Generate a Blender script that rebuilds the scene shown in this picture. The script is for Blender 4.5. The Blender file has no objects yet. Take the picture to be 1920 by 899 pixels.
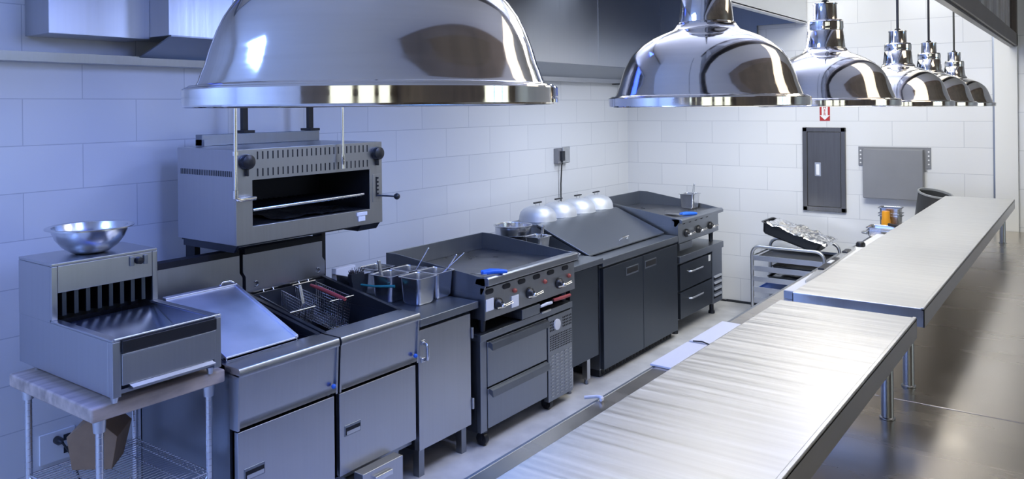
import bpy, bmesh, math, random
from mathutils import Vector, Matrix, noise as mnoise
random.seed(7)
PI = math.pi
C = bpy.context.scene.collection
sc = bpy.context.scene

# ------------------------------------------------------------------ camera
cam = bpy.data.cameras.new('camera')
cam.sensor_width = 36.0
cam.lens = 36.0 * 1491 / 1920
cam.shift_y = (201.6 - 449.5) / 1920
cam.clip_start = 0.02
co = bpy.data.objects.new('camera', cam); C.objects.link(co)
YAW = math.atan(1095 / 1491); ROLL = math.atan(33 / 3125)
co.matrix_world = (Matrix.Translation((0, 0, 1.9)) @ Matrix.Rotation(YAW, 4, 'Z')
                   @ Matrix.Rotation(PI / 2, 4, 'X') @ Matrix.Rotation(-ROLL, 4, 'Z'))
sc.camera = co

# ------------------------------------------------------------------ world, lights, exposure
w = bpy.data.worlds.new('world'); sc.world = w; w.use_nodes = True
w.node_tree.nodes['Background'].inputs[0].default_value = (0.95, 1.0, 0.86, 1)
w.node_tree.nodes['Background'].inputs[1].default_value = 1.5
sc.view_settings.view_transform = 'Standard'
sc.view_settings.look = 'None'
sc.view_settings.gamma = 1.0
sc.view_settings.exposure = 0.0
sc.view_settings.use_curve_mapping = False

def area(name, loc, aim, sx, sy, power, col, spread=180):
    l = bpy.data.lights.new(name, 'AREA'); l.shape = 'RECTANGLE'; l.size = sx; l.size_y = sy
    l.energy = power; l.color = col; l.spread = math.radians(spread)
    o = bpy.data.objects.new(name, l); C.objects.link(o); o.location = loc
    o.rotation_euler = (Vector(aim) - Vector(loc)).to_track_quat('-Z', 'Y').to_euler()
    return o
# white ceiling lights at the far end of the aisle and over the pass
area('ceiling_light_far', (-1.2, 5.2, 3.36), (-1.2, 5.2, 0), 1.2, 2.4, 42, (1.0, 0.96, 0.84))
area('ceiling_light_pass', (0.6, 3.4, 3.1), (-0.2, 3.6, 0), 1.0, 1.6, 9, (1.0, 0.85, 0.65))
area('blue_fill_near', (-2.9, -1.7, 3.36), (-2.9, -1.9, 0), 1.4, 1.2, 150, (0.25, 0.41, 1.0))  # added unseen blue fill for the near end and chrome reflections
area('ceiling_fill', (-1.7, 3.0, 2.75), (-1.0, 3.0, 3.4), 0.3, 4.0, 112, (0.60, 0.67, 0.98))  # added fill aimed upwards to brighten the ceiling, not a fixture
area('end_wall_fill', (-1.2, 4.6, 3.2), (-2.1, 7.4, 1.1), 1.4, 0.5, 14, (0.97, 1.0, 0.95), 100)  # added fill to lift the end wall
area('line_wall_fill', (-0.85, 5.0, 2.85), (-3.96, 6.9, 1.5), 0.5, 0.5, 11, (0.80, 0.86, 1.0), 85)  # added fill for the far part of the tiled side wall
# added blue fills imitating a tint over the near cooking line
area('blue_tint_near', (-1.5, 2.0, 2.58), (-3.9, 2.05, 0.8), 0.5, 0.5, 9, (0.25, 0.38, 1.0), 120)
area('blue_tint_mid', (-1.6, 3.5, 2.58), (-3.9, 3.6, 0.9), 0.4, 0.4, 8.5, (0.33, 0.46, 1.0), 120)
area('hood_tint_near', (-2.75, 1.6, 2.95), (-1.9, 1.9, 0), 0.4, 1.6, 10, (0.04, 0.10, 1.0), 120)  # blue added inside the hood for the same tint
area('hood_tint_mid', (-2.75, 3.6, 2.95), (-2.2, 3.6, 0), 0.4, 1.2, 9, (0.10, 0.32, 1.0), 130)  # more added blue under the hood, fading the tint along the line
area('hood_light_white', (-2.75, 5.7, 2.95), (-3.2, 5.7, 0), 0.4, 1.4, 21, (0.68, 0.78, 1.0), 130)
# daylight through the dining-room windows
area('window_daylight', (5.9, 4.7, 1.9), (0, 4.7, 1.5), 2.0, 2.8, 22, (0.40, 0.68, 1.0))

# ------------------------------------------------------------------ materials
def nt(m): return m.node_tree.nodes, m.node_tree.links
def mat(name, col, rough=0.5, metal=0.0, noise=0.0, scale=8, stretch=(1, 1, 1), bump=0.0, rvar=0.0, emit=None, spec=None, aniso=0):
    m = bpy.data.materials.new(name); m.use_nodes = True
    n, l = nt(m); b = n['Principled BSDF']
    b.inputs['Base Color'].default_value = (*col, 1); b.inputs['Roughness'].default_value = rough
    b.inputs['Metallic'].default_value = metal
    if aniso: b.inputs['Anisotropic'].default_value = aniso
    if spec is not None: b.inputs['Specular IOR Level'].default_value = spec
    if emit:
        b.inputs['Emission Color'].default_value = (*emit[0], 1); b.inputs['Emission Strength'].default_value = emit[1]
    tc = n.new('ShaderNodeTexCoord'); mp = n.new('ShaderNodeMapping'); mp.inputs['Scale'].default_value = stretch
    no = n.new('ShaderNodeTexNoise'); no.inputs['Scale'].default_value = scale; no.inputs['Detail'].default_value = 5
    l.new(tc.outputs['Object'], mp.inputs[0]); l.new(mp.outputs[0], no.inputs['Vector'])
    if noise:
        r = n.new('ShaderNodeMapRange'); r.inputs[1].default_value = 0.3; r.inputs[2].default_value = 0.7
        r.inputs[3].default_value = 1 - noise; r.inputs[4].default_value = 1 + noise
        mx = n.new('ShaderNodeVectorMath'); mx.operation = 'SCALE'; mx.inputs[0].default_value = col
        l.new(no.outputs[0], r.inputs[0]); l.new(r.outputs[0], mx.inputs['Scale']); l.new(mx.outputs[0], b.inputs['Base Color'])
    if rvar:
        r = n.new('ShaderNodeMapRange'); r.inputs[1].default_value = 0.3; r.inputs[2].default_value = 0.7
        r.inputs[3].default_value = rough - rvar; r.inputs[4].default_value = rough + rvar
        l.new(no.outputs[0], r.inputs[0]); l.new(r.outputs[0], b.inputs['Roughness'])
    if bump:
        bp = n.new('ShaderNodeBump'); bp.inputs['Strength'].default_value = bump; bp.inputs['Distance'].default_value = 0.002
        l.new(no.outputs[0], bp.inputs['Height']); l.new(bp.outputs[0], b.inputs['Normal'])
    return m

def tile_mat(name, axis, sx, width, row=0.216, z0=0.019):
    m = mat(name, (0.80, 0.80, 0.80), 0.16)
    n, l = nt(m); b = n['Principled BSDF']
    tc = n.new('ShaderNodeTexCoord'); sp = n.new('ShaderNodeSeparateXYZ'); cb = n.new('ShaderNodeCombineXYZ')
    ad = n.new('ShaderNodeMath'); ad.operation = 'ADD'; ad.inputs[1].default_value = sx + 20 * width
    az = n.new('ShaderNodeMath'); az.operation = 'ADD'; az.inputs[1].default_value = -z0 + 20 * row
    l.new(tc.outputs['Object'], sp.inputs[0]); l.new(sp.outputs[axis], ad.inputs[0]); l.new(sp.outputs['Z'], az.inputs[0])
    l.new(ad.outputs[0], cb.inputs[0]); l.new(az.outputs[0], cb.inputs[1])
    br = n.new('ShaderNodeTexBrick'); br.inputs['Scale'].default_value = 1.0
    br.inputs['Brick Width'].default_value = width; br.inputs['Row Height'].default_value = row
    br.inputs['Mortar Size'].default_value = 0.0022; br.inputs['Mortar Smooth'].default_value = 0.1
    br.inputs['Color1'].default_value = (0.80, 0.80, 0.80, 1); br.inputs['Color2'].default_value = (0.76, 0.765, 0.77, 1)
    br.inputs['Mortar'].default_value = (0.56, 0.57, 0.59, 1)
    l.new(cb.outputs[0], br.inputs['Vector']); l.new(br.outputs['Color'], b.inputs['Base Color'])
    inv = n.new('ShaderNodeMath'); inv.operation = 'SUBTRACT'; inv.inputs[0].default_value = 1.0
    l.new(br.outputs['Fac'], inv.inputs[1])
    bp = n.new('ShaderNodeBump'); bp.inputs['Strength'].default_value = 0.35; bp.inputs['Distance'].default_value = 0.002
    l.new(inv.outputs[0], bp.inputs['Height'])
    wv = n.new('ShaderNodeTexNoise'); wv.inputs['Scale'].default_value = 5; wv.inputs['Detail'].default_value = 1
    b2 = n.new('ShaderNodeBump'); b2.inputs['Strength'].default_value = 0.05; b2.inputs['Distance'].default_value = 0.02
    l.new(tc.outputs['Object'], wv.inputs['Vector']); l.new(wv.outputs[0], b2.inputs['Height'])
    l.new(bp.outputs[0], b2.inputs['Normal']); l.new(b2.outputs[0], b.inputs['Normal'])
    return m

def scratched(name, col, rough, sc_=(1.6, 48, 48), rv=0.07, nz=0.08):
    m = mat(name, col, rough, 1.0, noise=nz, scale=1.0, stretch=sc_, rvar=rv, bump=0.012)
    return m

STEEL = mat('brushed_steel', (0.50, 0.51, 0.53), 0.32, 1.0, noise=0.025, scale=1.0, stretch=(90, 90, 1.5), rvar=0.025)
STEEL_D = mat('dull_steel', (0.30, 0.32, 0.35), 0.38, 1.0, noise=0.03, scale=1.0, stretch=(80, 80, 1.5), rvar=0.03)
STEEL_K = mat('dark_fridge_steel', (0.10, 0.115, 0.135), 0.40, 1.0, noise=0.03, scale=1.0, stretch=(80, 80, 1.5), rvar=0.03)
STEEL_H = mat('hood_steel', (0.60, 0.61, 0.63), 0.36, 1.0, noise=0.02, scale=1.0, stretch=(60, 60, 1.5), rvar=0.03)
SHELF = scratched('scratched_steel_top', (0.80, 0.79, 0.765), 0.36)
COUNTER = scratched('steel_counter', (0.62, 0.56, 0.48), 0.26, (1.5, 8, 8), 0.03, 0.04)
CHROME = mat('polished_chrome', (0.84, 0.82, 0.79), 0.07, 1.0, noise=0.03, scale=6, stretch=(1, 1, 20), rvar=0.03)
PAN = mat('pan_steel', (0.68, 0.69, 0.71), 0.24, 1.0, noise=0.05, scale=12)
ALU = mat('aluminium', (0.62, 0.63, 0.64), 0.42, 1.0, noise=0.08, scale=10)
DOME = mat('spun_aluminium', (0.66, 0.67, 0.68), 0.50, 0.6, noise=0.05, scale=14)
PLATE = mat('griddle_plate', (0.22, 0.22, 0.23), 0.35, 1.0, noise=0.25, scale=7, rvar=0.1)
BLACK = mat('black_plastic', (0.012, 0.012, 0.014), 0.35)
VOID = mat('void_black', (0.008, 0.008, 0.010), 0.7)  # black stands for shade in slots and cavities; also colours black posts
DARK = mat('dark_metal', (0.06, 0.065, 0.075), 0.4, 0.8)
OIL = mat('dark_oil', (0.012, 0.010, 0.008), 0.08)
WOOD = mat('butcher_block', (0.46, 0.38, 0.32), 0.6, 0, noise=0.35, scale=1.5, stretch=(14, 3, 10), bump=0.1)
CARD = mat('cardboard', (0.30, 0.20, 0.12), 0.85, 0, noise=0.08, scale=20)
FLOORM = mat('floor_concrete', (0.60, 0.59, 0.57), 0.42, 0, noise=0.16, scale=6, rvar=0.08)
CEIL = mat('ceiling_paint', (0.84, 0.84, 0.83), 0.8)
PAINT = mat('white_paint', (0.80, 0.80, 0.79), 0.45)
WARM = mat('dining_wall_paint', (0.26, 0.20, 0.14), 0.7, 0, noise=0.2, scale=2)
PANELG = mat('bronze_grey_steel', (0.17, 0.165, 0.16), 0.38, 0.75, noise=0.08, scale=1, stretch=(60, 60, 3))
GREYP = mat('grey_paint', (0.24, 0.245, 0.265), 0.5, 0.1, noise=0.04, scale=5)
WHITEP = mat('white_plastic', (0.82, 0.82, 0.83), 0.45)
RED = mat('red_plastic', (0.42, 0.07, 0.07), 0.4)
BLUEP = mat('blue_plastic', (0.02, 0.14, 0.62), 0.4)
TEAL = mat('teal_plastic', (0.01, 0.16, 0.17), 0.4)
AMBER = mat('amber_plastic', (0.85, 0.36, 0.02), 0.35)
REDLENS = mat('red_lens', (0.40, 0.08, 0.05), 0.25)
FRAMEM = mat('brown_steel_frame', (0.13, 0.115, 0.105), 0.38, 0.7, noise=0.1, scale=3)
NAVY = mat('dark_navy_glass', (0.010, 0.018, 0.035), 0.05)
SIGNW = mat('sign_white', (0.85, 0.85, 0.84), 0.5)
SIGNR = mat('sign_red', (0.45, 0.03, 0.03), 0.5)
FOIL = mat('foil', (0.88, 0.88, 0.88), 0.24, 1.0)
CORD = mat('black_cord', (0.015, 0.015, 0.015), 0.6)
GLASS = bpy.data.materials.new('clear_pane'); GLASS.use_nodes = True
_b = GLASS.node_tree.nodes['Principled BSDF']; _b.inputs['Base Color'].default_value = (0.8, 0.88, 0.95, 1)
_b.inputs['Roughness'].default_value = 0.02; _b.inputs['Transmission Weight'].default_value = 1.0

# ------------------------------------------------------------------ mesh helpers
class M:
    def __init__(s): s.bm = bmesh.new(); s.mi = 0
    def _mark(s, f0):
        for f in s.bm.faces[f0:] if False else list(s.bm.faces)[f0:]: f.material_index = s.mi
    def box(s, x0, x1, y0, y1, z0, z1, bev=0.0, seg=2, mtx=None):
        f0 = len(s.bm.faces)
        x0, x1 = min(x0, x1), max(x0, x1); y0, y1 = min(y0, y1), max(y0, y1); z0, z1 = min(z0, z1), max(z0, z1)
        t = bmesh.new(); bmesh.ops.create_cube(t, size=1)
        for v in t.verts: v.co = Vector(((x0 + x1) / 2 + v.co.x * (x1 - x0), (y0 + y1) / 2 + v.co.y * (y1 - y0), (z0 + z1) / 2 + v.co.z * (z1 - z0)))
        if bev: bmesh.ops.bevel(t, geom=t.edges[:], offset=bev, segments=seg, profile=0.5, affect='EDGES')
        if mtx is not None: bmesh.ops.transform(t, matrix=mtx, verts=t.verts[:])
        s._join(t); return s
    def _join(s, t):
        vm = {v: s.bm.verts.new(v.co) for v in t.verts}
        for f in t.faces:
            try: nf = s.bm.faces.new([vm[v] for v in f.verts]); nf.material_index = s.mi
            except ValueError: pass
        t.free()
    def face(s, pts):
        f = s.bm.faces.new([s.bm.verts.new(p) for p in pts]); f.material_index = s.mi; return s
    def loft(s, loops, cap0=True, cap1=True, close=False):
        rows = [[s.bm.verts.new(p) for p in lp] for lp in loops]
        n = len(rows[0])
        prs = list(zip(rows, rows[1:]))
        if close: prs.append((rows[-1], rows[0]))
        for a, b in prs:
            for i in range(n):
                j = (i + 1) % n
                f = s.bm.faces.new((a[i], a[j], b[j], b[i])); f.material_index = s.mi
        if not close:
            if cap0: f = s.bm.faces.new(rows[0][::-1]); f.material_index = s.mi
            if cap1: f = s.bm.faces.new(rows[-1]); f.material_index = s.mi
        return s
    def lathe(s, prof, c=(0, 0, 0), n=40, mtx=None, cap0=False, cap1=False):
        loops = []
        for r, z in prof:
            lp = [Vector((r * math.cos(2 * PI * i / n), r * math.sin(2 * PI * i / n), z)) for i in range(n)]
            if mtx is not None: lp = [mtx @ p for p in lp]
            loops.append([p + Vector(c) for p in lp])
        return s.loft(loops, cap0, cap1)
    def tube(s, pts, r, n=8, cap=True, closed=False):
        pts = [Vector(p) for p in pts]; k = len(pts); loops = []
        ref = None
        for i, p in enumerate(pts):
            if closed: d = (pts[(i + 1) % k] - pts[i - 1]).normalized()
            elif i == 0: d = (pts[1] - p).normalized()
            elif i == k - 1: d = (p - pts[-2]).normalized()
            else: d = ((pts[i + 1] - p).normalized() + (p - pts[i - 1]).normalized()).normalized()
            if ref is None: ref = Vector((0, 0, 1)) if abs(d.z) < 0.9 else Vector((1, 0, 0))
            u = (ref - d * ref.dot(d)).normalized(); ref = u; v = d.cross(u)
            rr = r[i] if isinstance(r, (list, tuple)) else r
            loops.append([p + (u * math.cos(2 * PI * j / n) + v * math.sin(2 * PI * j / n)) * rr for j in range(n)])
        return s.loft(loops, cap, cap, close=closed)
    def prism(s, poly, axis, a0, a1):
        def P(u, v, a):
            return Vector((a, u, v)) if axis == 'X' else Vector((u, a, v)) if axis == 'Y' else Vector((u, v, a))
        return s.loft([[P(u, v, a0) for u, v in poly], [P(u, v, a1) for u, v in poly]])
    def sphere(s, c, r, sz=(1, 1, 1), n=16):
        t = bmesh.new(); bmesh.ops.create_uvsphere(t, u_segments=n, v_segments=n // 2 + 2, radius=r)
        for v in t.verts: v.co = Vector((c[0] + v.co.x * sz[0], c[1] + v.co.y * sz[1], c[2] + v.co.z * sz[2]))
        s._join(t); return s
    def xf(s, mtx): bmesh.ops.transform(s.bm, matrix=mtx, verts=s.bm.verts[:]); return s
    def build(s, name, mats, parent=None, loc=None, ang=50, bev=0, wn=True):
        bmesh.ops.recalc_face_normals(s.bm, faces=s.bm.faces[:])
        if not isinstance(mats, (list, tuple)): mats = [mats]
        if parent is not None:
            L = Vector((0, 0, 0)); q = parent
            while q is not None: L += q.location; q = q.parent
        else: L = Vector(loc) if loc is not None else Vector((0, 0, 0))
        bmesh.ops.translate(s.bm, vec=-L, verts=s.bm.verts[:])
        me = bpy.data.meshes.new(name); s.bm.to_mesh(me); s.bm.free()
        for x in mats: me.materials.append(x)
        me.polygons.foreach_set('use_smooth', [True] * len(me.polygons)); me.set_sharp_from_angle(angle=math.radians(ang))
        o = bpy.data.objects.new(name, me); C.objects.link(o)
        if parent is not None: o.parent = parent
        else: o.location = L
        if bev:
            b = o.modifiers.new('bevel', 'BEVEL'); b.width = bev; b.segments = 2; b.limit_method = 'ANGLE'; b.angle_limit = 0.6
        if wn:
            k = o.modifiers.new('weighted_normal', 'WEIGHTED_NORMAL'); k.keep_sharp = True; k.weight = 100
        return o
def tag(o, label, cat, group=None):
    o['label'] = label; o['category'] = cat
    if group: o['group'] = group
    return o
def thing(name, label, cat, loc, group=None):
    o = bpy.data.objects.new(name, None); C.objects.link(o); o.location = loc; o.empty_display_size = 0.05
    return tag(o, label, cat, group)
def struct(o): o['kind'] = 'structure'; return o
def dup(root, loc, label=None, rotz=None):
    r = root.copy(); C.objects.link(r); r.location = loc
    if rotz is not None: r.rotation_euler.z = rotz
    if label: r['label'] = label
    for ch in list(root.children):
        c = ch.copy(); C.objects.link(c); c.parent = r
        for g in list(ch.children):
            d = g.copy(); C.objects.link(d); d.parent = c
    return r
def rrect(cx, cy, hx, hy, r, z, n=4):
    out = []
    for (sx, sy, a0) in ((1, 1, 0), (-1, 1, PI / 2), (-1, -1, PI), (1, -1, 1.5 * PI)):
        for i in range(n + 1):
            a = a0 + PI / 2 * i / n
            out.append(Vector((cx + sx * (hx - r) + r * math.cos(a), cy + sy * (hy - r) + r * math.sin(a), z)))
    return out
def pan_mesh(m, c, hx, hy, d, taper=0.018, rim=0.008, t=0.0025, r=0.022):
    x, y, z = c; T = z + d
    m.loft([rrect(x, y, hx - taper - 0.012, hy - taper - 0.012, r * .8, z),
            rrect(x, y, hx - taper, hy - taper, r, z + 0.014),
            rrect(x, y, hx - rim - 0.002, hy - rim - 0.002, r, T - 0.006),
            rrect(x, y, hx - rim, hy - rim, r, T - 0.004),
            rrect(x, y, hx, hy, r, T - 0.004), rrect(x, y, hx, hy, r, T),
            rrect(x, y, hx - rim - 0.001, hy - rim - 0.001, r, T),
            rrect(x, y, hx - rim - 0.004, hy - rim - 0.004, r, T - 0.005),
            rrect(x, y, hx - taper - t, hy - taper - t, r, z + 0.016),
            rrect(x, y, hx - taper - 0.014, hy - taper - 0.014, r * .8, z + 0.004)])
    return m
def arcpts(c, r, a0, a1, n, plane='YZ'):
    out = []
    for i in range(n + 1):
        a = a0 + (a1 - a0) * i / n; u, v = r * math.cos(a), r * math.sin(a)
        out.append((c[0], c[1] + u, c[2] + v) if plane == 'YZ' else (c[0] + u, c[1], c[2] + v) if plane == 'XZ' else (c[0] + u, c[1] + v, c[2]))
    return out

# ------------------------------------------------------------------ the room
XW, YB, CZ = -3.96, 7.437, 3.4
LTILE = tile_mat('tile_along_wall', 'Y', 0.2655, 0.535)
BTILE = tile_mat('tile_end_wall', 'X', 0.333, 0.54)
RTILE = tile_mat('tile_pier', 'X', 0.16, 0.54, 0.30, 0.02)
struct(M().box(XW - 0.1, 6.2, -3.6, YB + 0.1, -0.1, 0.0).build('floor', FLOORM))
struct(M().box(XW - 0.1, 0.9, -3.6, YB + 0.1, CZ, CZ + 0.1).build('ceiling', CEIL))
struct(M().box(0.9, 6.2, -3.6, YB + 0.1, CZ - 0.25, CZ + 0.1).build('ceiling', WARM))
struct(M().box(XW - 0.1, XW, -3.6, YB + 0.1, 0, CZ).build('wall_left', LTILE))
struct(M().box(XW, -0.655, YB, YB + 0.1, 0, CZ).build('wall_back', BTILE))
struct(M().box(-0.49, 6.2, YB - 0.10, YB + 0.1, 0, CZ).build('wall_far', RTILE))
struct(M().box(-0.645, -0.49, YB - 0.13, YB + 0.1, 0, CZ, 0.004).build('trim_1', PAINT))
struct(M().box(-0.668, -0.645, YB - 0.02, YB + 0.1, 0, CZ, 0.003).build('trim_2', STEEL_D))
struct(M().box(XW, -2.9, YB - 0.02, YB, 0, 0.015).box(-2.9, -0.67, YB - 0.015, YB, 0, 0.02).build('base_shade_strip', DARK))  # dark strip along the wall foot stands for shadowed floor
struct(M().box(XW - 0.1, -0.4, -3.7, -3.6, 0, CZ).build('wall_front', BTILE))
m = M()
for (a, b, c, d) in ((-0.4, 0.9, 0, CZ), (2.1, 2.4, 0, CZ), (3.6, 3.9, 0, CZ), (5.1, 6.2, 0, CZ), (0.9, 5.1, 0, 0.7), (0.9, 5.1, 2.6, CZ)): m.box(a, b, -3.7, -3.6, c, d)
struct(m.build('wall_dining', WARM))
wr = M()
for (a, b, c, d) in ((-3.6, 3.2, 0, CZ), (6.2, YB, 0, CZ), (3.2, 6.2, 0, 0.9), (3.2, 6.2, 2.9, CZ)):
    wr.box(6.0, 6.2, a, b, c, d)
for y in (4.2, 5.2): wr.box(6.0, 6.1, y - 0.06, y + 0.06, 0.9, 2.9)
struct(wr.build('wall_right', WARM))

# glazed divider over the pass
m = M()
m.mi = 0
m.box(-0.545, -0.485, 0.9, 7.30, 2.335, 2.43, 0.004)
m.box(-0.545, -0.485, 7.22, 7.30, 2.335, CZ, 0.004)
m.box(-0.545, -0.485, 0.9, 7.30, 3.2, 3.3, 0.004)
m.mi = 1
m.box(-0.53, -0.50, 0.92, 7.20, 2.322, 2.336)
m.mi = 2
for i, y in enumerate([7.22 - 0.42 * k for k in range(1, 15)]):
    m.box(-0.53, -0.505, y - 0.07, y + 0.07, 2.43, 3.2)
m.mi = 3
m.box(-0.525, -0.515, 0.95, 7.22, 2.43, 3.2)
struct(m.build('window_1', [FRAMEM, BLACK, STEEL, NAVY]))

# ------------------------------------------------------------------ extraction hood
hood = thing('extraction_hood', 'large stainless steel extraction hood along the wall above the cooking line', 'hood', (-3.0, 4.3, 2.13))
M().box(XW + 0.002, -3.72, 1.62, 2.085, 2.25, 3.35, 0.003).build('duct_box', STEEL_H, hood)
m = M().box(XW + 0.002, -3.55, 2.085, 7.40, 2.26, 3.35, 0.003)
for y in (3.4, 4.8, 6.14): m.box(-3.551, -3.548, y - 0.003, y + 0.003, 2.27, 3.3)
m.build('plenum', STEEL_H, hood)
# sloping underside down to the grease gutter
M().prism([(-3.54, 2.262), (-3.54, 2.255), (-3.83, 2.165), (-3.83, 2.172)], 'Y', 2.09, 7.1).build('sloped_filter_panel', STEEL_D, hood)
M().prism([(-3.955, 2.13), (-3.83, 2.13), (-3.825, 2.172), (-3.835, 2.172), (-3.838, 2.14), (-3.955, 2.14)], 'Y', 0.2, 7.10).build('grease_gutter', STEEL, hood)
M().box(-3.955, -3.80, 7.10, 7.24, 2.12, 2.19, 0.004).build('drip_cup', DARK, hood)
M().prism([(XW + .005, 2.27), (-3.2, 2.27), (-2.56, 2.45), (-2.56, 2.645), (-2.13, 2.645), (-2.13, 3.35), (XW + .005, 3.35)], 'Y', 7.38, 7.42).build('end_panel', STEEL_D, hood)
M().box(-2.14, -2.115, 0.6, 7.425, 2.64, 3.35, 0.003).box(-2.17, -2.115, 0.6, 7.425, 2.635, 2.655, 0.003).build('front_skirt', STEEL_H, hood)
M().box(XW + .01, -2.13, 0.6, 7.37, 3.33, 3.36).build('hood_roof', STEEL_D, hood)

# ------------------------------------------------------------------ pass counter and shelves
def pass_counter(label, y0, y1):
    t = thing('pass_counter', label, 'counter', (-0.6, (y0 + y1) / 2, 0))
    m = M().box(-1.385, 0.45, y0, y1, 0.845, 0.89, 0.004)
    m.build('worktop', COUNTER, t)
    M().box(-1.30, 0.35, y0 + 0.02, y1 - 0.02, 0.10, 0.845).build('cabinet_body', STEEL, t)
    M().box(-1.22, 0.28, y0 + 0.04, y1 - 0.04, 0.0, 0.10).build('plinth', DARK, t)
    m = M()
    m.box(-1.40, -1.386, y0 + 0.001, y1 - 0.001, 0.80, 0.888, 0.003); m.build('edge_rail', STEEL_D, t)
    return t
pass_counter('stainless pass counter in the foreground, below the nearer raised shelf', 0.0, 2.955)
pass_counter('stainless pass counter running to the end wall, below the farther raised shelf', 2.96, 7.30)

def pass_shelf(label, y0, y1, legs):
    t = thing('pass_shelf', label, 'shelf', (-0.72, (y0 + y1) / 2, 0.89), 'raised pass shelves')
    x0, x1, z = -0.945, -0.49, 1.18
    m = M()
    m.box(x0, x1, y0, y1, z - 0.006, z, 0.0025)
    m.box(x1 - 0.012, x1, y0, y1, z - 0.01, z + 0.003, 0.0025)      # raised marine edge
    m.build('top', SHELF, t)
    m = M()
    m.box(x0, x0 + 0.003, y0, y1, z - 0.062, z - 0.004); m.box(x1 - 0.003, x1, y0, y1, z - 0.068, z - 0.004)
    m.box(x0, x1, y0, y0 + 0.003, z - 0.066, z - 0.004); m.box(x0, x1, y1 - 0.003, y1, z - 0.066, z - 0.004)
    m.build('skirt', STEEL, t)
    for (x, y) in legs:
        mm = M(); mm.lathe([(0.019, 0.89), (0.019, z - 0.01)], (x, y, 0), 24, cap0=True, cap1=True)
        mm.lathe([(0.024, 0.891), (0.024, 0.895), (0.019, 0.897)], (x, y, 0), 24, cap0=True)
        mm.build('leg', STEEL, t)
    return t
pass_shelf('raised scratched steel pass shelf in the foreground, on pipe legs', 0.30, 2.945, [(-0.547, 2.76), (-0.89, 2.76), (-0.547, 0.9), (-0.89, 0.9)])
pass_shelf('raised scratched steel pass shelf reaching towards the end wall, on pipe legs', 3.09, 6.94, [(-0.547, 3.117), (-0.89, 3.117), (-0.547, 6.67), (-0.89, 6.67)])

# things on the kitchen edge of the counter
tag(M().box(-1.405, -1.315, 2.80, 3.15, 0.8905, 0.899, 0.002).build('cutting_board', WHITEP, loc=(-1.36, 2.97, 0.89)), 'narrow white board on the counter edge, nearer of the two beside the foreground shelf', 'board', 'white boards on the counter edge')
tag(M().box(-1.405, -1.315, 3.17, 3.54, 0.8905, 0.899, 0.002).build('cutting_board', WHITEP, loc=(-1.36, 3.35, 0.89)), 'narrow white board on the counter edge, farther of the two beside the foreground shelf', 'board', 'white boards on the counter edge')
tag(M().tube([(-1.38, 3.152, 0.905), (-1.34, 3.158, 0.907), (-1.30, 3.155, 0.899)], 0.003).build('cable', CORD, loc=(-1.36, 3.155, 0.9)), 'short black cable between the two narrow white boards', 'cable')
tag(M().tube(arcpts((-1.385, 2.36, 0.90), 0.018, -0.3, 2.4, 8, 'XY') + [(-1.43, 2.35, 0.897)], 0.006).build('paper_scrap', WHITEP, loc=(-1.39, 2.36, 0.89)), 'small curled white paper scrap on the counter edge', 'scrap')
t = thing('cutting_surface', 'long white cutting slab beside the farther pass shelf', 'board', (-1.2, 5.2, 0.89))
M().box(-1.318, -0.99, 4.17, 6.35, 0.895, 0.934, 0.003).build('slab', WHITEP, t)
M().box(-1.318, -0.99, 4.166, 4.170, 0.891, 0.93).build('front_edge', STEEL_D, t)
t = thing('ticket_rail', 'slim black and silver ticket rail lying askew on the white slab', 'rail', (-1.29, 4.9, 0.934))
rm = Matrix.Translation((-1.275, 4.40, 0.9345)) @ Matrix.Rotation(math.radians(1.6), 4, 'Z')
m = M(); m.loft([[rm @ Vector((x * wd, y, z)) for x, z in ((-1, 0), (1, 0), (1, 0.012), (-1, 0.012))] for y, wd in ((0.0, 0.002), (0.28, 0.017), (1.18, 0.018), (1.2, 0.016))])
m.build('bar', ALU, t)
M().box(-0.016, 0.019, 0.33, 0.72, 0.011, 0.022, 0.003, mtx=rm).build('rubber_grip', BLACK, t)
M().box(-0.019, 0.016, 0.95, 1.06, 0.011, 0.022, 0.003, mtx=rm).build('end_grip', BLACK, t)
M().box(-0.006, 0.017, 0.50, 0.60, 0.021, 0.026, 0.001, mtx=rm).build('clip', WHITEP, t)
tag(M().lathe([(0.0, 0.9345), (0.03, 0.9345), (0.03, 0.955), (0.022, 0.965), (0.0, 0.965)], (-1.29, 5.72, 0), 20).build('lid_knob', BLACK, loc=(-1.29, 5.72, 0.934)), 'small round black knob on the white slab by the shelf', 'knob')

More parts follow.
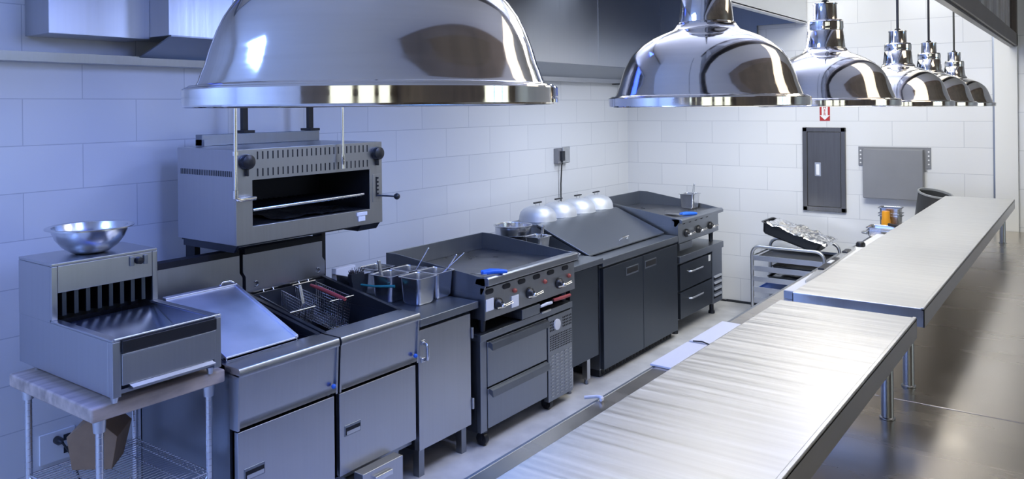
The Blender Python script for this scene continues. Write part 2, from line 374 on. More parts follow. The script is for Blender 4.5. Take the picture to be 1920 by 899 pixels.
# ------------------------------------------------------------------ pendant lamps
LR = 0.225
def pendant(label, y, z, R=LR):
    t = thing('pendant_lamp', label, 'lamp', (-0.72, y, z), 'chrome heat lamps over the pass')
    pr = [(0.97, 0.003), (0.985, 0.0), (0.996, 0.004), (1.0, 0.012), (1.0, 0.088), (0.996, 0.096), (0.987, 0.100), (0.945, 0.106), (0.930, 0.116), (0.922, 0.132), (0.905, 0.18), (0.89, 0.215), (0.865, 0.30), (0.83, 0.395), (0.795, 0.47), (0.745, 0.545), (0.66, 0.625),
          (0.56, 0.690), (0.46, 0.737), (0.37, 0.770), (0.335, 0.787), (0.312, 0.812), (0.298, 0.835)]
    inner = [(r - 0.02, zz - 0.012 if zz > 0.1 else zz + 0.01) for r, zz in pr[::-1]]
    m = M(); m.lathe([(r * R, z + h * R) for r, h in pr + inner[:-3]] + [(0.95 * R, z + 0.09 * R), (0.97 * R, z + 0.004 * R)], (-0.72, y, 0), 72)
    m.build('shade', CHROME, t, ang=24, wn=False)
    nk = [(0.296, 0.83), (0.292, 0.85), (0.272, 0.86), (0.268, 0.90), (0.248, 1.10), (0.240, 1.112), (0.246, 1.118), (0.246, 1.14), (0.250, 1.15), (0.248, 1.24), (0.240, 1.252), (0.235, 1.265), (0.168, 1.268), (0.164, 1.28), (0.160, 1.49), (0.170, 1.495), (0.170, 1.512), (0.150, 1.52), (0.05, 1.52)]
    m = M(); m.lathe([(r * R, z + h * R) for r, h in nk], (-0.72, y, 0), 40, cap0=True, cap1=True)
    m.build('neck', CHROME, t, ang=30, wn=False)
    m = M(); m.lathe([(0.055 * R, z + 1.515 * R), (0.055 * R, z + 1.55 * R), (0.03 * R, z + 1.57 * R)], (-0.72, y, 0), 16)
    m.tube([(-0.72, y, z + 1.53 * R), (-0.72, y, 3.0), (-0.72, y, CZ - 0.005)], 0.0055, 10)
    m.build('cord', CORD, t)
    m = M(); m.lathe([(0.02, z + 0.8 * R), (0.022, z + 0.6 * R), (0.05, z + 0.38 * R), (0.055, z + 0.30 * R), (0.04, z + 0.22 * R), (0.0, z + 0.19 * R)], (-0.72, y, 0), 20)
    m.build('bulb', WHITEP, t)
    return t
for lab, y, z in [('largest and nearest polished chrome lamp shade, cut off by the top of the photo', 0.697, 1.903),
                  ('second nearest polished chrome lamp shade, its neck reaching the top of the photo', 1.738, 1.897),
                  ('third nearest polished chrome lamp shade, above the small red and white sign', 2.737, 1.892),
                  ('fourth nearest polished chrome lamp shade, hanging on a thin black cord', 3.93, 1.886),
                  ('fifth nearest polished chrome lamp shade, second smallest of the row', 4.76, 1.882),
                  ('smallest and farthest polished chrome lamp shade, nearest the white pier', 5.70, 1.877)]:
    pendant(lab, y, z)

# ------------------------------------------------------------------ wire cart with dump station
t = thing('wire_cart', 'chrome wire cart with a thick wooden butcher block top', 'cart', (-3.16, 1.62, 0))
M().box(-3.50, -2.83, 1.36, 1.888, 0.808, 0.86, 0.008, 3).build('wooden_top', WOOD, t)
for x in (-2.88, -3.45):
    for y in (1.41, 1.845):
        m = M(); m.lathe([(0.0135, 0.03), (0.0135, 0.80)], (x, y, 0), 16, cap0=True, cap1=True)
        for k in range(28): m.lathe([(0.0137, 0.06 + k * 0.026), (0.0146, 0.062 + k * 0.026), (0.0137, 0.064 + k * 0.026)], (x, y, 0), 12)
        p = m.build('post', PAN, t)
        M().lathe([(0.02, 0.755), (0.023, 0.80), (0.023, 0.807)], (x, y, 0), 16, cap0=True, cap1=True).build('post_cap', ALU, p)
        M().lathe([(0.02, 0.0), (0.02, 0.02), (0.012, 0.035)], (x, y, 0), 14, cap0=True).build('foot', DARK, p)
m = M()
zs = 0.45
for (a, b) in (((-3.45, 1.41), (-2.88, 1.41)), ((-3.45, 1.845), (-2.88, 1.845)), ((-3.45, 1.41), (-3.45, 1.845)), ((-2.88, 1.41), (-2.88, 1.845))):
    for dz in (0, -0.028): m.tube([(a[0], a[1], zs + dz), (b[0], b[1], zs + dz)], 0.0035, 6)
    nseg = 10
    zig = []
    for k in range(nseg * 2 + 1):
        f = k / (nseg * 2); zig.append((a[0] + (b[0] - a[0]) * f, a[1] + (b[1] - a[1]) * f, zs - (0.028 if k % 2 else 0)))
    m.tube(zig, 0.0025, 5)
for k in range(1, 26): 
    x = -3.45 + 0.57 * k / 26; m.tube([(x, 1.41, zs + 0.004), (x, 1.845, zs + 0.004)], 0.0018, 5)
for y in (1.52, 1.63, 1.74): m.tube([(-3.45, y, zs), (-2.88, y, zs)], 0.0025, 5)
m.build('wire_shelf', PAN, t)

bx = M()
top, bot = 0.095, 0.075
mt = Matrix.Translation((-3.31, 1.615, 0.458)) @ Matrix.Rotation(0.80, 4, 'Z') @ Matrix.Rotation(0.06, 4, 'Y')
bx.loft([[mt @ Vector((sx * bot, sy * bot, 0.006)) for sx, sy in ((1, 1), (-1, 1), (-1, -1), (1, -1))],
         [mt @ Vector((sx * top, sy * top, 0.145)) for sx, sy in ((1, 1), (-1, 1), (-1, -1), (1, -1))],
         [mt @ Vector((sx * top * 0.25, sy * top, 0.205)) for sx, sy in ((1, 1), (-1, 1), (-1, -1), (1, -1))]])
tag(bx.build('cardboard_box', CARD, loc=(-3.31, 1.615, 0.458), bev=0.002), 'small brown cardboard box with a peaked top on the cart wire shelf', 'box')
t = thing('wall_outlet', 'white double outlet low on the tiled wall behind the wire cart', 'outlet', (XW, 1.74, 0.33))
M().box(XW + 0.001, XW + 0.012, 1.66, 1.82, 0.26, 0.40, 0.003).build('cover_plate', WHITEP, t)
for z in (0.30, 0.36): M().box(XW + 0.012, XW + 0.015, 1.765, 1.80, z - 0.014, z + 0.014, 0.001).build('socket', DARK, t)
M().lathe([(0.018, 0), (0.018, 0.03), (0.01, 0.045), (0.006, 0.06)], (0, 0, 0), 14, Matrix.Translation((XW + 0.013, 1.735, 0.36)) @ Matrix.Rotation(PI / 2, 4, 'Y'), True, True).build('plug', BLACK, t)
cd = M().tube([(XW + 0.07, 1.735, 0.36), (XW + 0.11, 1.76, 0.30), (XW + 0.13, 1.80, 0.12), (XW + 0.15, 1.9, 0.008), (XW + 0.3, 2.2, 0.008)], 0.005)
tag(cd.build('power_cord', CORD, loc=(XW + 0.13, 1.8, 0.02)), 'black power cord hanging from the low outlet behind the wire cart', 'cord')

t = thing('fry_dump_station', 'stainless countertop fry dump station with open tray on the wooden cart top', 'dump station', (-3.17, 1.635, 0.86))
y0, y1 = 1.42, 1.85
m = M()
m.box(-3.55, -2.836, y0, y0 + 0.012, 0.885, 1.082, 0.002)            # side
m.box(-3.55, -2.836, y1 - 0.012, y1, 0.885, 1.082, 0.002)
m.box(-2.8355, -2.80, y0 - 0.0005, y0 + 0.03, 0.885, 1.0825, 0.002); m.box(-2.8355, -2.80, y1 - 0.03, y1 + 0.0005, 0.885, 1.0825, 0.002)
m.box(-3.27, -2.80, y0 - 0.002, y0 + 0.03, 1.083, 1.091, 0.002); m.box(-3.27, -2.80, y1 - 0.03, y1 + 0.002, 1.083, 1.091, 0.002)
m.box(-3.55, -2.83, y0 + 0.01, y1 - 0.01, 0.885, 0.90)
m.build('body', STEEL, t)
m = M()
m.prism([(-3.27, 1.07), (-3.27, 1.062), (-3.0, 0.95), (-2.84, 0.95), (-2.84, 0.958), (-3.0, 0.958)], 'Y', y0 + 0.013, y1 - 0.013)
m.build('tray', PAN, t)
m = M()
m.box(-3.55, -3.26, y0, y1, 1.30, 1.312, 0.002)
m.box(-3.55, -3.276, y0, y0 + 0.012, 1.0825, 1.2995); m.box(-3.55, -3.276, y1 - 0.012, y1, 1.0825, 1.2995)
m.box(-3.551, -3.541, y0 + 0.013, y1 - 0.013, 0.91, 1.2995)
m.box(-3.272, -3.2605, y0 + 0.023, y1 - 0.023, 1.195, 1.2995, 0.002)
m.box(-3.2755, -3.26, y0 - 0.0005, y0 + 0.022, 1.0915, 1.2995, 0.002); m.box(-3.2755, -3.26, y1 - 0.022, y1 + 0.0005, 1.0915, 1.2995, 0.002)
m.build('heater_housing', STEEL, t)
m = M().box(-3.40, -3.385, y0 + 0.02, y1 - 0.02, 1.06, 1.20); m.build('dark_cavity', VOID, t)
for k in range(8):
    y = y0 + 0.045 + k * 0.046
    M().prism([(-3.275, 1.195), (-3.275, 1.10), (-3.36, 1.09), (-3.36, 1.195)], 'Y', y, y + 0.016).build('fin', STEEL_K, t)
p = M().lathe([(0.0, 0.0), (0.016, 0.0), (0.014, 0.022), (0.0, 0.024)], (0, 0, 0), 16, Matrix.Translation((-3.26, 1.765, 1.272)) @ Matrix.Rotation(PI / 2, 4, 'Y')).build('switch_knob', BLACK, t)
M().box(-3.26, -3.252, 1.727, 1.745, 1.252, 1.292, 0.003).box(-3.26, -3.252, 1.787, 1.805, 1.252, 1.292, 0.003).build('switch_guard', STEEL_D, t)
m = M().box(-2.81, -2.792, y0 + 0.03, y1 - 0.03, 0.925, 1.035, 0.002).box(-2.812, -2.79, y0 + 0.03, y1 - 0.03, 1.032, 1.038, 0.001)
m.build('front_panel', STEEL, t)
M().box(-2.815, -2.788, y0 + 0.03, y1 - 0.025, 1.04, 1.085, 0.003).build('black_strip', BLACK, t)
M().tube([(-2.80, y0 + 0.005, 1.092), (-2.80, y1 - 0.005, 1.092)], 0.006, 8).build('front_rail', PAN, t)
M().prism([(-2.80, 0.905), (-2.765, 0.912), (-2.765, 0.918), (-2.80, 0.926)], 'Y', y0 + 0.055, y1 - 0.045).build('crumb_lip', PAN, t)
for (x, y) in ((-2.83, y0 + 0.02), (-2.83, y1 - 0.03), (-3.46, y0 + 0.03), (-3.46, y1 - 0.03)):
    M().lathe([(0.010, 0.8605), (0.015, 0.886)], (x, y, 0), 12, cap0=True, cap1=True).build('foot', ALU, t)

# mixing bowl
m = M(); R = 0.168
prof = [(0.0, 0.0), (0.05, 0.0), (0.075, 0.006), (0.105, 0.028), (0.13, 0.06), (0.142, 0.088), (0.147, 0.104), (0.162, 0.106), (0.168, 0.105), (0.168, 0.110), (0.160, 0.112), (0.144, 0.109), (0.138, 0.088), (0.126, 0.061), (0.102, 0.031), (0.07, 0.010), (0.0, 0.005)]
m.lathe([(r, z + 1.3125) for r, z in prof], (-3.40, 1.635, 0), 48)
tag(m.build('mixing_bowl', PAN, loc=(-3.40, 1.635, 1.3125), ang=60), 'wide shiny steel mixing bowl on top of the dump station', 'bowl')

# ------------------------------------------------------------------ fryers
def fryer(label, y0, y1, bot):
    t = thing('deep_fryer', label, 'fryer', (-3.1, (y0 + y1) / 2, 0), 'floor fryers')
    xb = -3.51
    m = M()
    m.box(xb, -2.83, y0, y0 + 0.012, bot - 0.03, 0.84); m.box(xb, -2.83, y1 - 0.012, y1, bot - 0.03, 0.84)
    m.box(xb, xb + 0.01, y0, y1, bot - 0.03, 0.97)
    m.box(xb, -2.83, y0, y1, bot - 0.04, bot - 0.02)
    m.build('cabinet', STEEL_D, t)
    m = M()   # tank with sloping side rims
    for (a, b) in ((y0, y0 + 0.022), (y1 - 0.022, y1)):
        m.prism([(-2.86, 0.842), (-2.86, 0.862), (xb + 0.01, 0.975), (xb + 0.01, 0.842)], 'Y', a, b)
    m.box(-3.47, -3.46, y0 + 0.02, y1 - 0.02, 0.62, 0.96); m.box(-2.90, -2.888, y0 + 0.02, y1 - 0.02, 0.62, 0.85)
    m.box(-3.47, -2.89, y0 + 0.02, y0 + 0.026, 0.62, 0.85); m.box(-3.47, -2.89, y1 - 0.026, y1 - 0.02, 0.62, 0.85)
    m.build('tank', DARK, t)
    M().box(-3.46, -2.90, y0 + 0.026, y1 - 0.026, 0.70, 0.715).build('oil', OIL, t)
    m = M().prism([(-2.90, 0.842), (-2.76, 0.830), (-2.757, 0.845), (-2.763, 0.862), (-2.77, 0.866), (-2.90, 0.866)], 'Y', y0, y1)
    m.build('front_ledge', STEEL, t)
    m = M()
    m.prism([(-2.80, 0.838), (-2.772, 0.838), (-2.785, 0.65), (-2.775, 0.622), (-2.80, 0.618)], 'Y', y0 + 0.008, y1 - 0.008)
    m.prism([(-2.83, 0.838), (-2.765, 0.838), (-2.777, 0.612), (-2.83, 0.612)], 'Y', y0, y0 + 0.010)
    m.prism([(-2.83, 0.838), (-2.765, 0.838), (-2.777, 0.612), (-2.83, 0.612)], 'Y', y1 - 0.010, y1)
    m.build('control_panel', STEEL, t)
    d = M().box(-2.81, -2.785, y0 + 0.006, y1 - 0.012, bot, 0.603, 0.003).build('door', STEEL, t)
    hy = y0 + 0.055
    hh = M(); hh.mi = 0; hh.box(-2.787, -2.782, hy - 0.052 + 0.03, hy + 0.078, 0.397, 0.448, 0.002); hh.mi = 1
    hh.box(-2.785, -2.7805, hy - 0.046 + 0.03, hy + 0.072, 0.404, 0.436); hh.mi = 2
    hh.box(-2.783, -2.779, hy - 0.042 + 0.03, hy + 0.070, 0.404, 0.420)
    hh.build('recessed_handle', [STEEL_D, VOID, ALU], d)
    m = M(); m.mi = 0
    m.prism([(xb, 0.95), (xb + 0.012, 0.95), (xb + 0.035, 0.985), (xb + 0.035, 1.055), (xb + 0.012, 1.075), (xb + 0.012, 1.165), (xb, 1.165)], 'Y', y0 + 0.004, y1 - 0.004)
    m.build('back_panel', STEEL, t)
    for y in (y0 + 0.06, y1 - 0.06):
        M().tube(arcpts((xb + 0.042, y, 1.012), 0.013, -2.0, 2.2, 10), 0.004, 8).build('key_hook', STEEL_D, t)
    M().box(xb, xb + 0.02, y0 + 0.01, y1 - 0.01, 1.165, 1.195).box(xb - 0.09, xb, y0 + 0.01, y1 - 0.01, 0.9, 1.185).build('flue', VOID, t)
    M().sphere((-2.768, y1 - 0.03, 0.655), 0.011).build('valve_button', BLUEP, t)
    for (x, y) in ((-2.90, y0 + 0.05), (-2.90, y1 - 0.05), (-3.45, y0 + 0.05), (-3.45, y1 - 0.05)):
        M().lathe([(0.022, 0.0), (0.022, bot - 0.03)], (x, y, 0), 12, cap0=True, cap1=True).build('leg', STEEL_D, t)
    return t
fryer('floor fryer next to the wire cart, under a sloping steel cover', 1.905, 2.425, 0.22)
fryer('open floor fryer with two hanging wire baskets, beside the pan table', 2.437, 2.957, 0.225)

# sloping cover over the first fryer
m = M()
m.prism([(-2.885, 0.868), (-2.885, 0.885), (-3.345, 1.062), (-3.36, 1.062), (-3.36, 0.93)], 'Y', 1.93, 2.29)
ft = M()
m.box(-2.91, -2.885, 1.93, 2.29, 0.8665, 0.882, 0.003)
m.prism([(-2.885, 0.88), (-2.885, 0.892), (-3.345, 1.068), (-3.345, 1.056)], 'Y', 2.278, 2.296)
m.prism([(-3.335, 1.05), (-3.335, 1.067), (-3.362, 1.07), (-3.362, 1.05)], 'Y', 1.93, 2.296)
tag(m.build('fryer_cover', mat('satin_sheet_steel', (0.74, 0.75, 0.77), 0.52, 1.0, noise=0.10, scale=5, rvar=0.06), loc=(-3.1, 2.1, 0.868), bev=0.002), 'sloping blank steel cover over the fryer next to the dump station', 'cover')
tag(M().tube([(-3.33, 2.20, 1.075), (-3.34, 2.215, 1.085), (-3.34, 2.26, 1.085), (-3.335, 2.275, 1.075)], 0.005).build('hanger_wire', PAN, loc=(-3.335, 2.24, 1.07)), 'small wire hanger on the upper edge of the sloping fryer cover', 'hanger')

# fry baskets
def basket(label, y0, y1, x0, x1, zt0, zt1, d, grip, gcol):
    t = thing('fry_basket', label, 'basket', ((x0 + x1) / 2, (y0 + y1) / 2, zt1 - d), 'wire fry baskets')
    def P(fx, fy, fz):   # fx 0 back..1 front
        x = x0 + (x1 - x0) * fx; y = y0 + (y1 - y0) * fy; zt = zt0 + (zt1 - zt0) * fx
        s = 0.88 + 0.12 * fz
        return (x0 + (x1 - x0) * (0.5 + (fx - 0.5) * s), (y0 + y1) / 2 + (y - (y0 + y1) / 2) * s, zt - d * (1 - fz))
    m = M(); r = 0.0011
    nx, ny, nz = 18, 10, 10
    for i in range(nx + 1):
        f = i / nx; m.tube([P(f, 0, 1), P(f, 0, 0), P(f, 1, 0), P(f, 1, 1)], r, 4, False)
    for j in range(ny + 1):
        f = j / ny; m.tube([P(0, f, 1), P(0, f, 0), P(1, f, 0), P(1, f, 1)], r, 4, False)
    for k in range(1, nz):
        f = k / nz; m.tube([P(0, 0, f), P(1, 0, f), P(1, 1, f), P(0, 1, f)], r, 4, False, True)
    m.build('wire_mesh', PAN, t)
    M().tube([P(0, 0, 1), P(1, 0, 1), P(1, 1, 1), P(0, 1, 1)], 0.0035, 8, False, True).build('rim', PAN, t)
    M().tube([P(1, -0.08, 1.02), P(1, 1.08, 1.02)], 0.005, 8).build('front_bar', PAN, t)
    M().tube([P(0, -0.05, 1.02), P(0, 1.05, 1.02)], 0.005, 8).build('back_bar', PAN, t)
    for f in (0.3, 0.75):
        p = Vector(P(0, f, 1)); M().tube([p, p + Vector((-0.012, 0, 0.02)), p + Vector((-0.02, 0, 0.045)), p + Vector((-0.034, 0, 0.05)), p + Vector((-0.038, 0, 0.03))], 0.003, 8).build('hook', PAN, t)
    yc = (y0 + y1) / 2
    for s in (-0.018, 0.018):
        M().tube([P(1, 0.5 + s / (y1 - y0), 0.1), P(1, 0.5 + s / (y1 - y0), 1.0), grip[0]], 0.003, 6).build('handle_wire', PAN, t)
    M().tube(grip, [0.009] + [0.010] * (len(grip) - 2) + [0.008], 10).build('handle', gcol, t)
basket('wire fry basket with bare wire handle, hanging beside the sloping cover', 2.51, 2.645, -3.475, -3.205, 0.952, 0.897, 0.14, [(-3.20, 2.577, 0.93), (-3.22, 2.577, 1.0), (-3.225, 2.577, 1.02)], PAN)
basket('wire fry basket with a red handle, hanging nearer the steel pans', 2.735, 2.875, -3.475, -3.175, 0.955, 0.910, 0.145, [(-3.14, 2.80, 0.915), (-3.20, 2.80, 0.925), (-3.32, 2.80, 0.945), (-3.41, 2.80, 0.955)], RED)

# filter pan on the floor under the fryers
t = thing('oil_filter_pan', 'low steel oil filter pan on the floor under the open fryer', 'pan', (-2.9, 2.6, 0))
M().box(-3.3, -2.715, 2.515, 2.775, 0.03, 0.18, 0.004).box(-2.775, -2.714, 2.515, 2.775, 0.03, 0.225, 0.003).build('tub', STEEL, t)
M().box(-2.716, -2.695, 2.58, 2.69, 0.17, 0.195, 0.003).build('handle', PAN, t)
for y in (2.56, 2.72):
    for x in (-2.78, -3.24): M().lathe([(0.0, -0.014), (0.014, -0.014), (0.014, 0.014), (0.0, 0.014)], (0, 0, 0), 14, Matrix.Translation((x, y, 0.0155)) @ Matrix.Rotation(PI / 2, 4, 'X')).build('caster', BLACK, t)

# ------------------------------------------------------------------ salamander broiler
sx, ya, yb_, za, zb = -3.25, 2.234, 3.18, 1.262, 1.715
t = thing('salamander_broiler', 'stainless salamander broiler mounted on the wall above the fryers', 'broiler', (-3.5, 2.7, za))
m = M()
m.box(-3.74, sx - 0.0105, ya, ya + 0.01, za, zb - 0.0005, 0.002); m.box(-3.74, sx - 0.0105, yb_ - 0.01, yb_, za, zb - 0.0005, 0.002)
m.box(-3.739, sx - 0.0105, ya + 0.001, yb_ - 0.001, zb - 0.01, zb, 0.0015); m.box(-3.741, -3.72, ya + 0.011, yb_ - 0.011, za + 0.013, zb - 0.011)
m.box(-3.739, sx - 0.0105, ya + 0.011, yb_ - 0.011, za + 0.0005, za + 0.012)
m.build('case', STEEL, t)
m = M(); m.mi = 0
fy0, fy1, fz0, fz1 = 2.325, 3.085, 1.345, 1.565
m.box(sx - 0.01, sx, ya, fy0, za, zb, 0.002); m.box(sx - 0.01, sx, fy1, yb_, za, zb, 0.002)
m.box(sx - 0.01, sx, fy0 - .002, fy1 + .002, fz1, zb, 0.002); m.box(sx - 0.01, sx, fy0 - .002, fy1 + .002, za, fz0, 0.002)
m.mi = 1
for k in range(25):
    y = 2.355 + k * (3.068 - 2.355) / 24
    for z in (1.600, 1.682): m.box(sx - 0.002, sx + 0.0008, y - 0.0035, y + 0.0035, z - 0.019, z + 0.019)
m.build('front_panel', [STEEL, VOID], t)
m = M()
for k in range(30):
    x = -3.71 + k * 0.0145; m.box(x, x + 0.006, ya - 0.0012, ya + 0.002, 1.585, 1.612)
m.build('side_vent', DARK, t)
M().box(-3.70, -3.69, fy0 - 0.04, fy1 + 0.04, fz0 - 0.03, fz1 + 0.06).box(-3.70, sx - 0.011, fy0 - 0.02, fy1 + 0.02, 1.60, 1.61).box(-3.7, sx - .011, fy0 - .02, fy0 - .012, fz0, fz1 + .04).box(-3.7, sx - .011, fy1 + .012, fy1 + .02, fz0, fz1 + .04).build('cavity_lining', VOID, t)
M().box(-3.70, sx - 0.012, fy0 - 0.01, fy1 + 0.01, 1.335, 1.347).build('drip_tray', DARK, t)
M().tube([(sx - 0.03, fy0 + 0.02, 1.418), (sx - 0.03, fy1 - 0.02, 1.428)], 0.009, 10).build('rack_bar', PAN, t)
m = M()
for k in range(22):
    y = fy0 + 0.03 + k * 0.033; m.tube([(sx - 0.03, y, 1.415), (-3.66, y, 1.415)], 0.003, 5)
m.build('grill_rack', DARK, t)
for (y, z) in ((2.288, 1.655), (3.135, 1.652)):
    k = M().lathe([(0.0, 0.0), (0.036, 0.0), (0.038, 0.014), (0.034, 0.03), (0.02, 0.036), (0.0, 0.036)], (0, 0, 0), 24, Matrix.Translation((sx + 0.001, y, z)) @ Matrix.Rotation(PI / 2, 4, 'Y')).build('control_knob', BLACK, t)
    M().box(sx, sx + 0.02, y - 0.005, y + 0.005, z - 0.068, z - 0.03, 0.002).build('pointer', BLACK, k)
M().box(sx - 0.001, sx + 0.003, 3.105, 3.165, 1.38, 1.535, 0.001).build('lever_plate', STEEL, t)
m = M().box(sx + 0.001, sx + 0.005, 3.128, 3.136, 1.41, 1.52)
for k in range(5): m.box(sx + 0.001, sx + 0.005, 3.134, 3.148, 1.42 + k * 0.022, 1.43 + k * 0.022)
m.build('lever_slot', VOID, t)
l = M().tube([(sx, 3.135, 1.415), (sx + 0.05, 3.17, 1.412), (sx + 0.075, 3.20, 1.408)], 0.005, 8).build('lever', DARK, t)
M().sphere((sx + 0.083, 3.212, 1.407), 0.018).build('lever_ball', BLACK, l)
m = M().box(sx, sx + 0.006, 2.985, 3.06, 1.315, 1.335, 0.002).box(sx, sx + 0.006, 2.995, 3.045, 1.285, 1.313, 0.002)
m.build('rating_plate', WHITEP, t)
m = M()
m.prism([(-3.70, za), (-3.25, za), (-3.28, za - 0.035), (-3.70, za - 0.035)], 'Y', ya + 0.005, ya + 0.02)
m.prism([(-3.70, za), (-3.25, za), (-3.28, za - 0.035), (-3.70, za - 0.035)], 'Y', yb_ - 0.16, yb_ - 0.02)
m.box(-3.74, -3.28, ya + 0.02, yb_ - 0.02, za - 0.012, za)
m.build('underside', DARK, t)
M().box(-3.78, -3.72, 2.36, 3.13, 1.716, 1.775, 0.003).box(-3.78, -3.70, 2.36, 2.40, 1.716, 1.75).build('flue_riser', STEEL_D, t)
for y in (2.66, 3.115):
    M().box(-3.80, -3.775, y - 0.018, y + 0.018, 1.70, 2.165, 0.003).box(-3.83, -3.74, y - 0.035, y + 0.035, 1.775, 1.79).build('hanger_bar', BLACK, t)
m = M()
del m
M().box(-3.78, -3.70, 3.12, 3.15, 0.0, za - 0.036).build('support_post', VOID, t)
M().box(-3.78, -3.70, 2.30, 2.33, 0.0, za - 0.036).build('support_post', VOID, t)
tag(M().tube([(-3.21, 2.21, 2.95), (-3.21, 2.205, 1.52), (-3.21, 2.207, 1.492), (-3.21, 2.225, 1.482), (-3.225, 2.31, 1.482), (-3.23, 2.325, 1.482)], [0.009, 0.009, 0.011, 0.011, 0.010, 0.010], 12)
    .lathe([(0.013, 1.49), (0.013, 1.53)], (-3.21, 2.205, 0), 12).lathe([(0.014, 1.69), (0.014, 1.71)], (-3.21, 2.2055, 0), 12)
    .build('fire_suppression_pipe', CHROME, loc=(-3.21, 2.2, 1.48)), 'chrome pipe with an elbow in front of the broiler corner', 'pipe', 'suppression pipes')
tag(M().tube([(-3.22, 2.865, 2.95), (-3.22, 2.865, 1.66)], 0.008, 12).lathe([(0.012, 1.66), (0.012, 1.63), (0.009, 1.61), (0.011, 1.585)], (-3.22, 2.865, 0), 12, cap0=True, cap1=True)
    .build('fire_suppression_pipe', CHROME, loc=(-3.22, 2.865, 1.585)), 'straight chrome pipe with a nozzle in front of the broiler slots', 'pipe', 'suppression pipes')
# foil in the broiler
def foil_sheet(x0, x1, y0, y1, z, amp, nx, ny, mtx=None, edge=0.0, seed=1):
    nx *= 3; ny *= 3; m = M(); g = []
    for i in range(nx + 1):
        row = []
        for j in range(ny + 1):
            x = x0 + (x1 - x0) * i / nx; y = y0 + (y1 - y0) * j / ny
            p = Vector((x * 9 + seed, y * 9, seed * 3.1))
            h = abs(mnoise.noise(p)) * 0.9 + abs(mnoise.noise(p * 2.3)) * 0.5 + abs(mnoise.noise(p * 5.1)) * 0.22
            e = edge if i in (0, nx) or j in (0, ny) else 0
            v = Vector((x + mnoise.noise(p * 1.7) * amp * .3, y + mnoise.noise(p * 1.3) * amp * .3, z + h * amp - e))
            row.append(m.bm.verts.new(mtx @ v if mtx is not None else v))
        g.append(row)
    for i in range(nx):
        for j in range(ny): m.bm.faces.new((g[i][j], g[i + 1][j], g[i + 1][j + 1], g[i][j + 1]))
    return m
o = foil_sheet(-3.62, -3.27, 2.50, 2.98, 1.3485, 0.022, 14, 22, seed=4).build('foil_sheet', FOIL, loc=(-3.45, 2.74, 1.348), ang=60, wn=False)
tag(o, 'crumpled foil lining in the bottom of the salamander broiler', 'foil')

# ------------------------------------------------------------------ pan table between fryers and griddle
t = thing('work_table', 'narrow stainless cabinet table with a pull handle, between fryer and big griddle', 'table', (-3.1, 3.2, 0))
M().box(-3.47, -2.765, 2.962, 3.432, 0.79, 0.83, 0.004).build('worktop', STEEL_D, t)
M().box(-3.47, -2.82, 2.97, 3.42, 0.15, 0.79).build('cabinet', DARK, t)
d = M().box(-2.82, -2.785, 2.968, 3.385, 0.155, 0.768, 0.003).build('door', STEEL, t)
h = M().tube([(-2.785, 3.00, 0.70), (-2.755, 3.00, 0.695), (-2.752, 3.00, 0.68), (-2.752, 3.00, 0.635), (-2.755, 3.00, 0.62), (-2.785, 3.00, 0.613)], 0.009, 10)
h.box(-2.787, -2.780, 2.985, 3.015, 0.60, 0.625, 0.002).box(-2.787, -2.780, 2.985, 3.015, 0.69, 0.715, 0.002)
h.build('pull_handle', PAN, d)
for z in (0.27, 0.66): M().box(-2.80, -2.775, 3.387, 3.40, z - 0.03, z + 0.03, 0.002).build('hinge', STEEL, t)
for (x, y) in ((-2.84, 3.36), (-3.42, 3.36), (-3.42, 3.02), (-2.84, 3.02)): M().box(x - 0.02, x + 0.02, y - 0.02, y + 0.02, 0.0, 0.15).build('leg', STEEL_D, t)

pan0 = None
def sixth_pan(label, x, y, z, hx=0.082, hy=0.083, d=0.15, mtl=PAN):
    t = tag(pan_mesh(M(), (x, y, z), hx, hy, d).build('food_pan', mtl, loc=(x, y, z), ang=40), label, 'pan', 'deep steel food pans')
    return t
sixth_pan('deep steel pan nearest the table edge, in front of the spoon pan', -3.01, 3.21, 0.8305)
sixth_pan('deep steel pan at the table corner against the big griddle', -3.03, 3.378, 0.8305)
sixth_pan('deep steel pan with silver tongs standing in it', -3.185, 3.168, 0.8305)
sixth_pan('deep steel pan between the tongs pan and the griddle splash', -3.20, 3.338, 0.8305)
sixth_pan('deep steel pan behind the dark brush at the table back', -3.375, 3.06, 0.8305)
sixth_pan('deep steel pan at the table back, next to the griddle splash corner', -3.385, 3.26, 0.8305)

def spoon(label, a, b, r=0.003, head=0.02, m_=PAN, cat='spoon', nm='serving_spoon'):
    a, b = Vector(a), Vector(b); m = M()
    m.tube([a, a + (b - a) * .5, b], [r, r, r * 1.3], 8); m.sphere(a, head, (1, 1, .5)); m.sphere(b, r * 2.2, (1, 1, 1), 10)
    return tag(m.build(nm, m_, loc=a), label, cat)
spoon('thin long spoon leaning from the pan by the griddle splash', (-3.215, 3.33, 0.87), (-3.17, 3.47, 1.075))
spoon('thin long spoon leaning from the corner pan over the griddle', (-3.04, 3.37, 0.87), (-2.98, 3.50, 1.05))
spoon('thin long spoon in the nearest pan, leaning towards the griddle', (-3.02, 3.225, 0.87), (-2.90, 3.47, 1.075), 0.002)
def tongs(label, p, tilt, h=0.2):
    m = M(); mt = Matrix.Translation(p) @ tilt
    for s in (-1, 1):
        m.loft([[mt @ Vector((s * (0.004 + 0.012 * (1 - f)) + dx * 0.0015, dy * (0.008 - 0.003 * abs(f - .4)), f * h)) for dx, dy in ((1, 1), (-1, 1), (-1, -1), (1, -1))] for f in (0, .25, .5, .75, 1)])
    m.box(-0.006, 0.006, -0.009, 0.009, h - 0.006, h + 0.012, 0.003, mtx=mt)
    return tag(m.build('serving_tongs', PAN, loc=p), label, 'tongs')
tongs('silver tongs standing upright in a deep pan on the pan table', (-3.19, 3.135, 0.845), Matrix.Rotation(0.12, 4, 'X') @ Matrix.Rotation(-0.1, 4, 'Y'), 0.205)
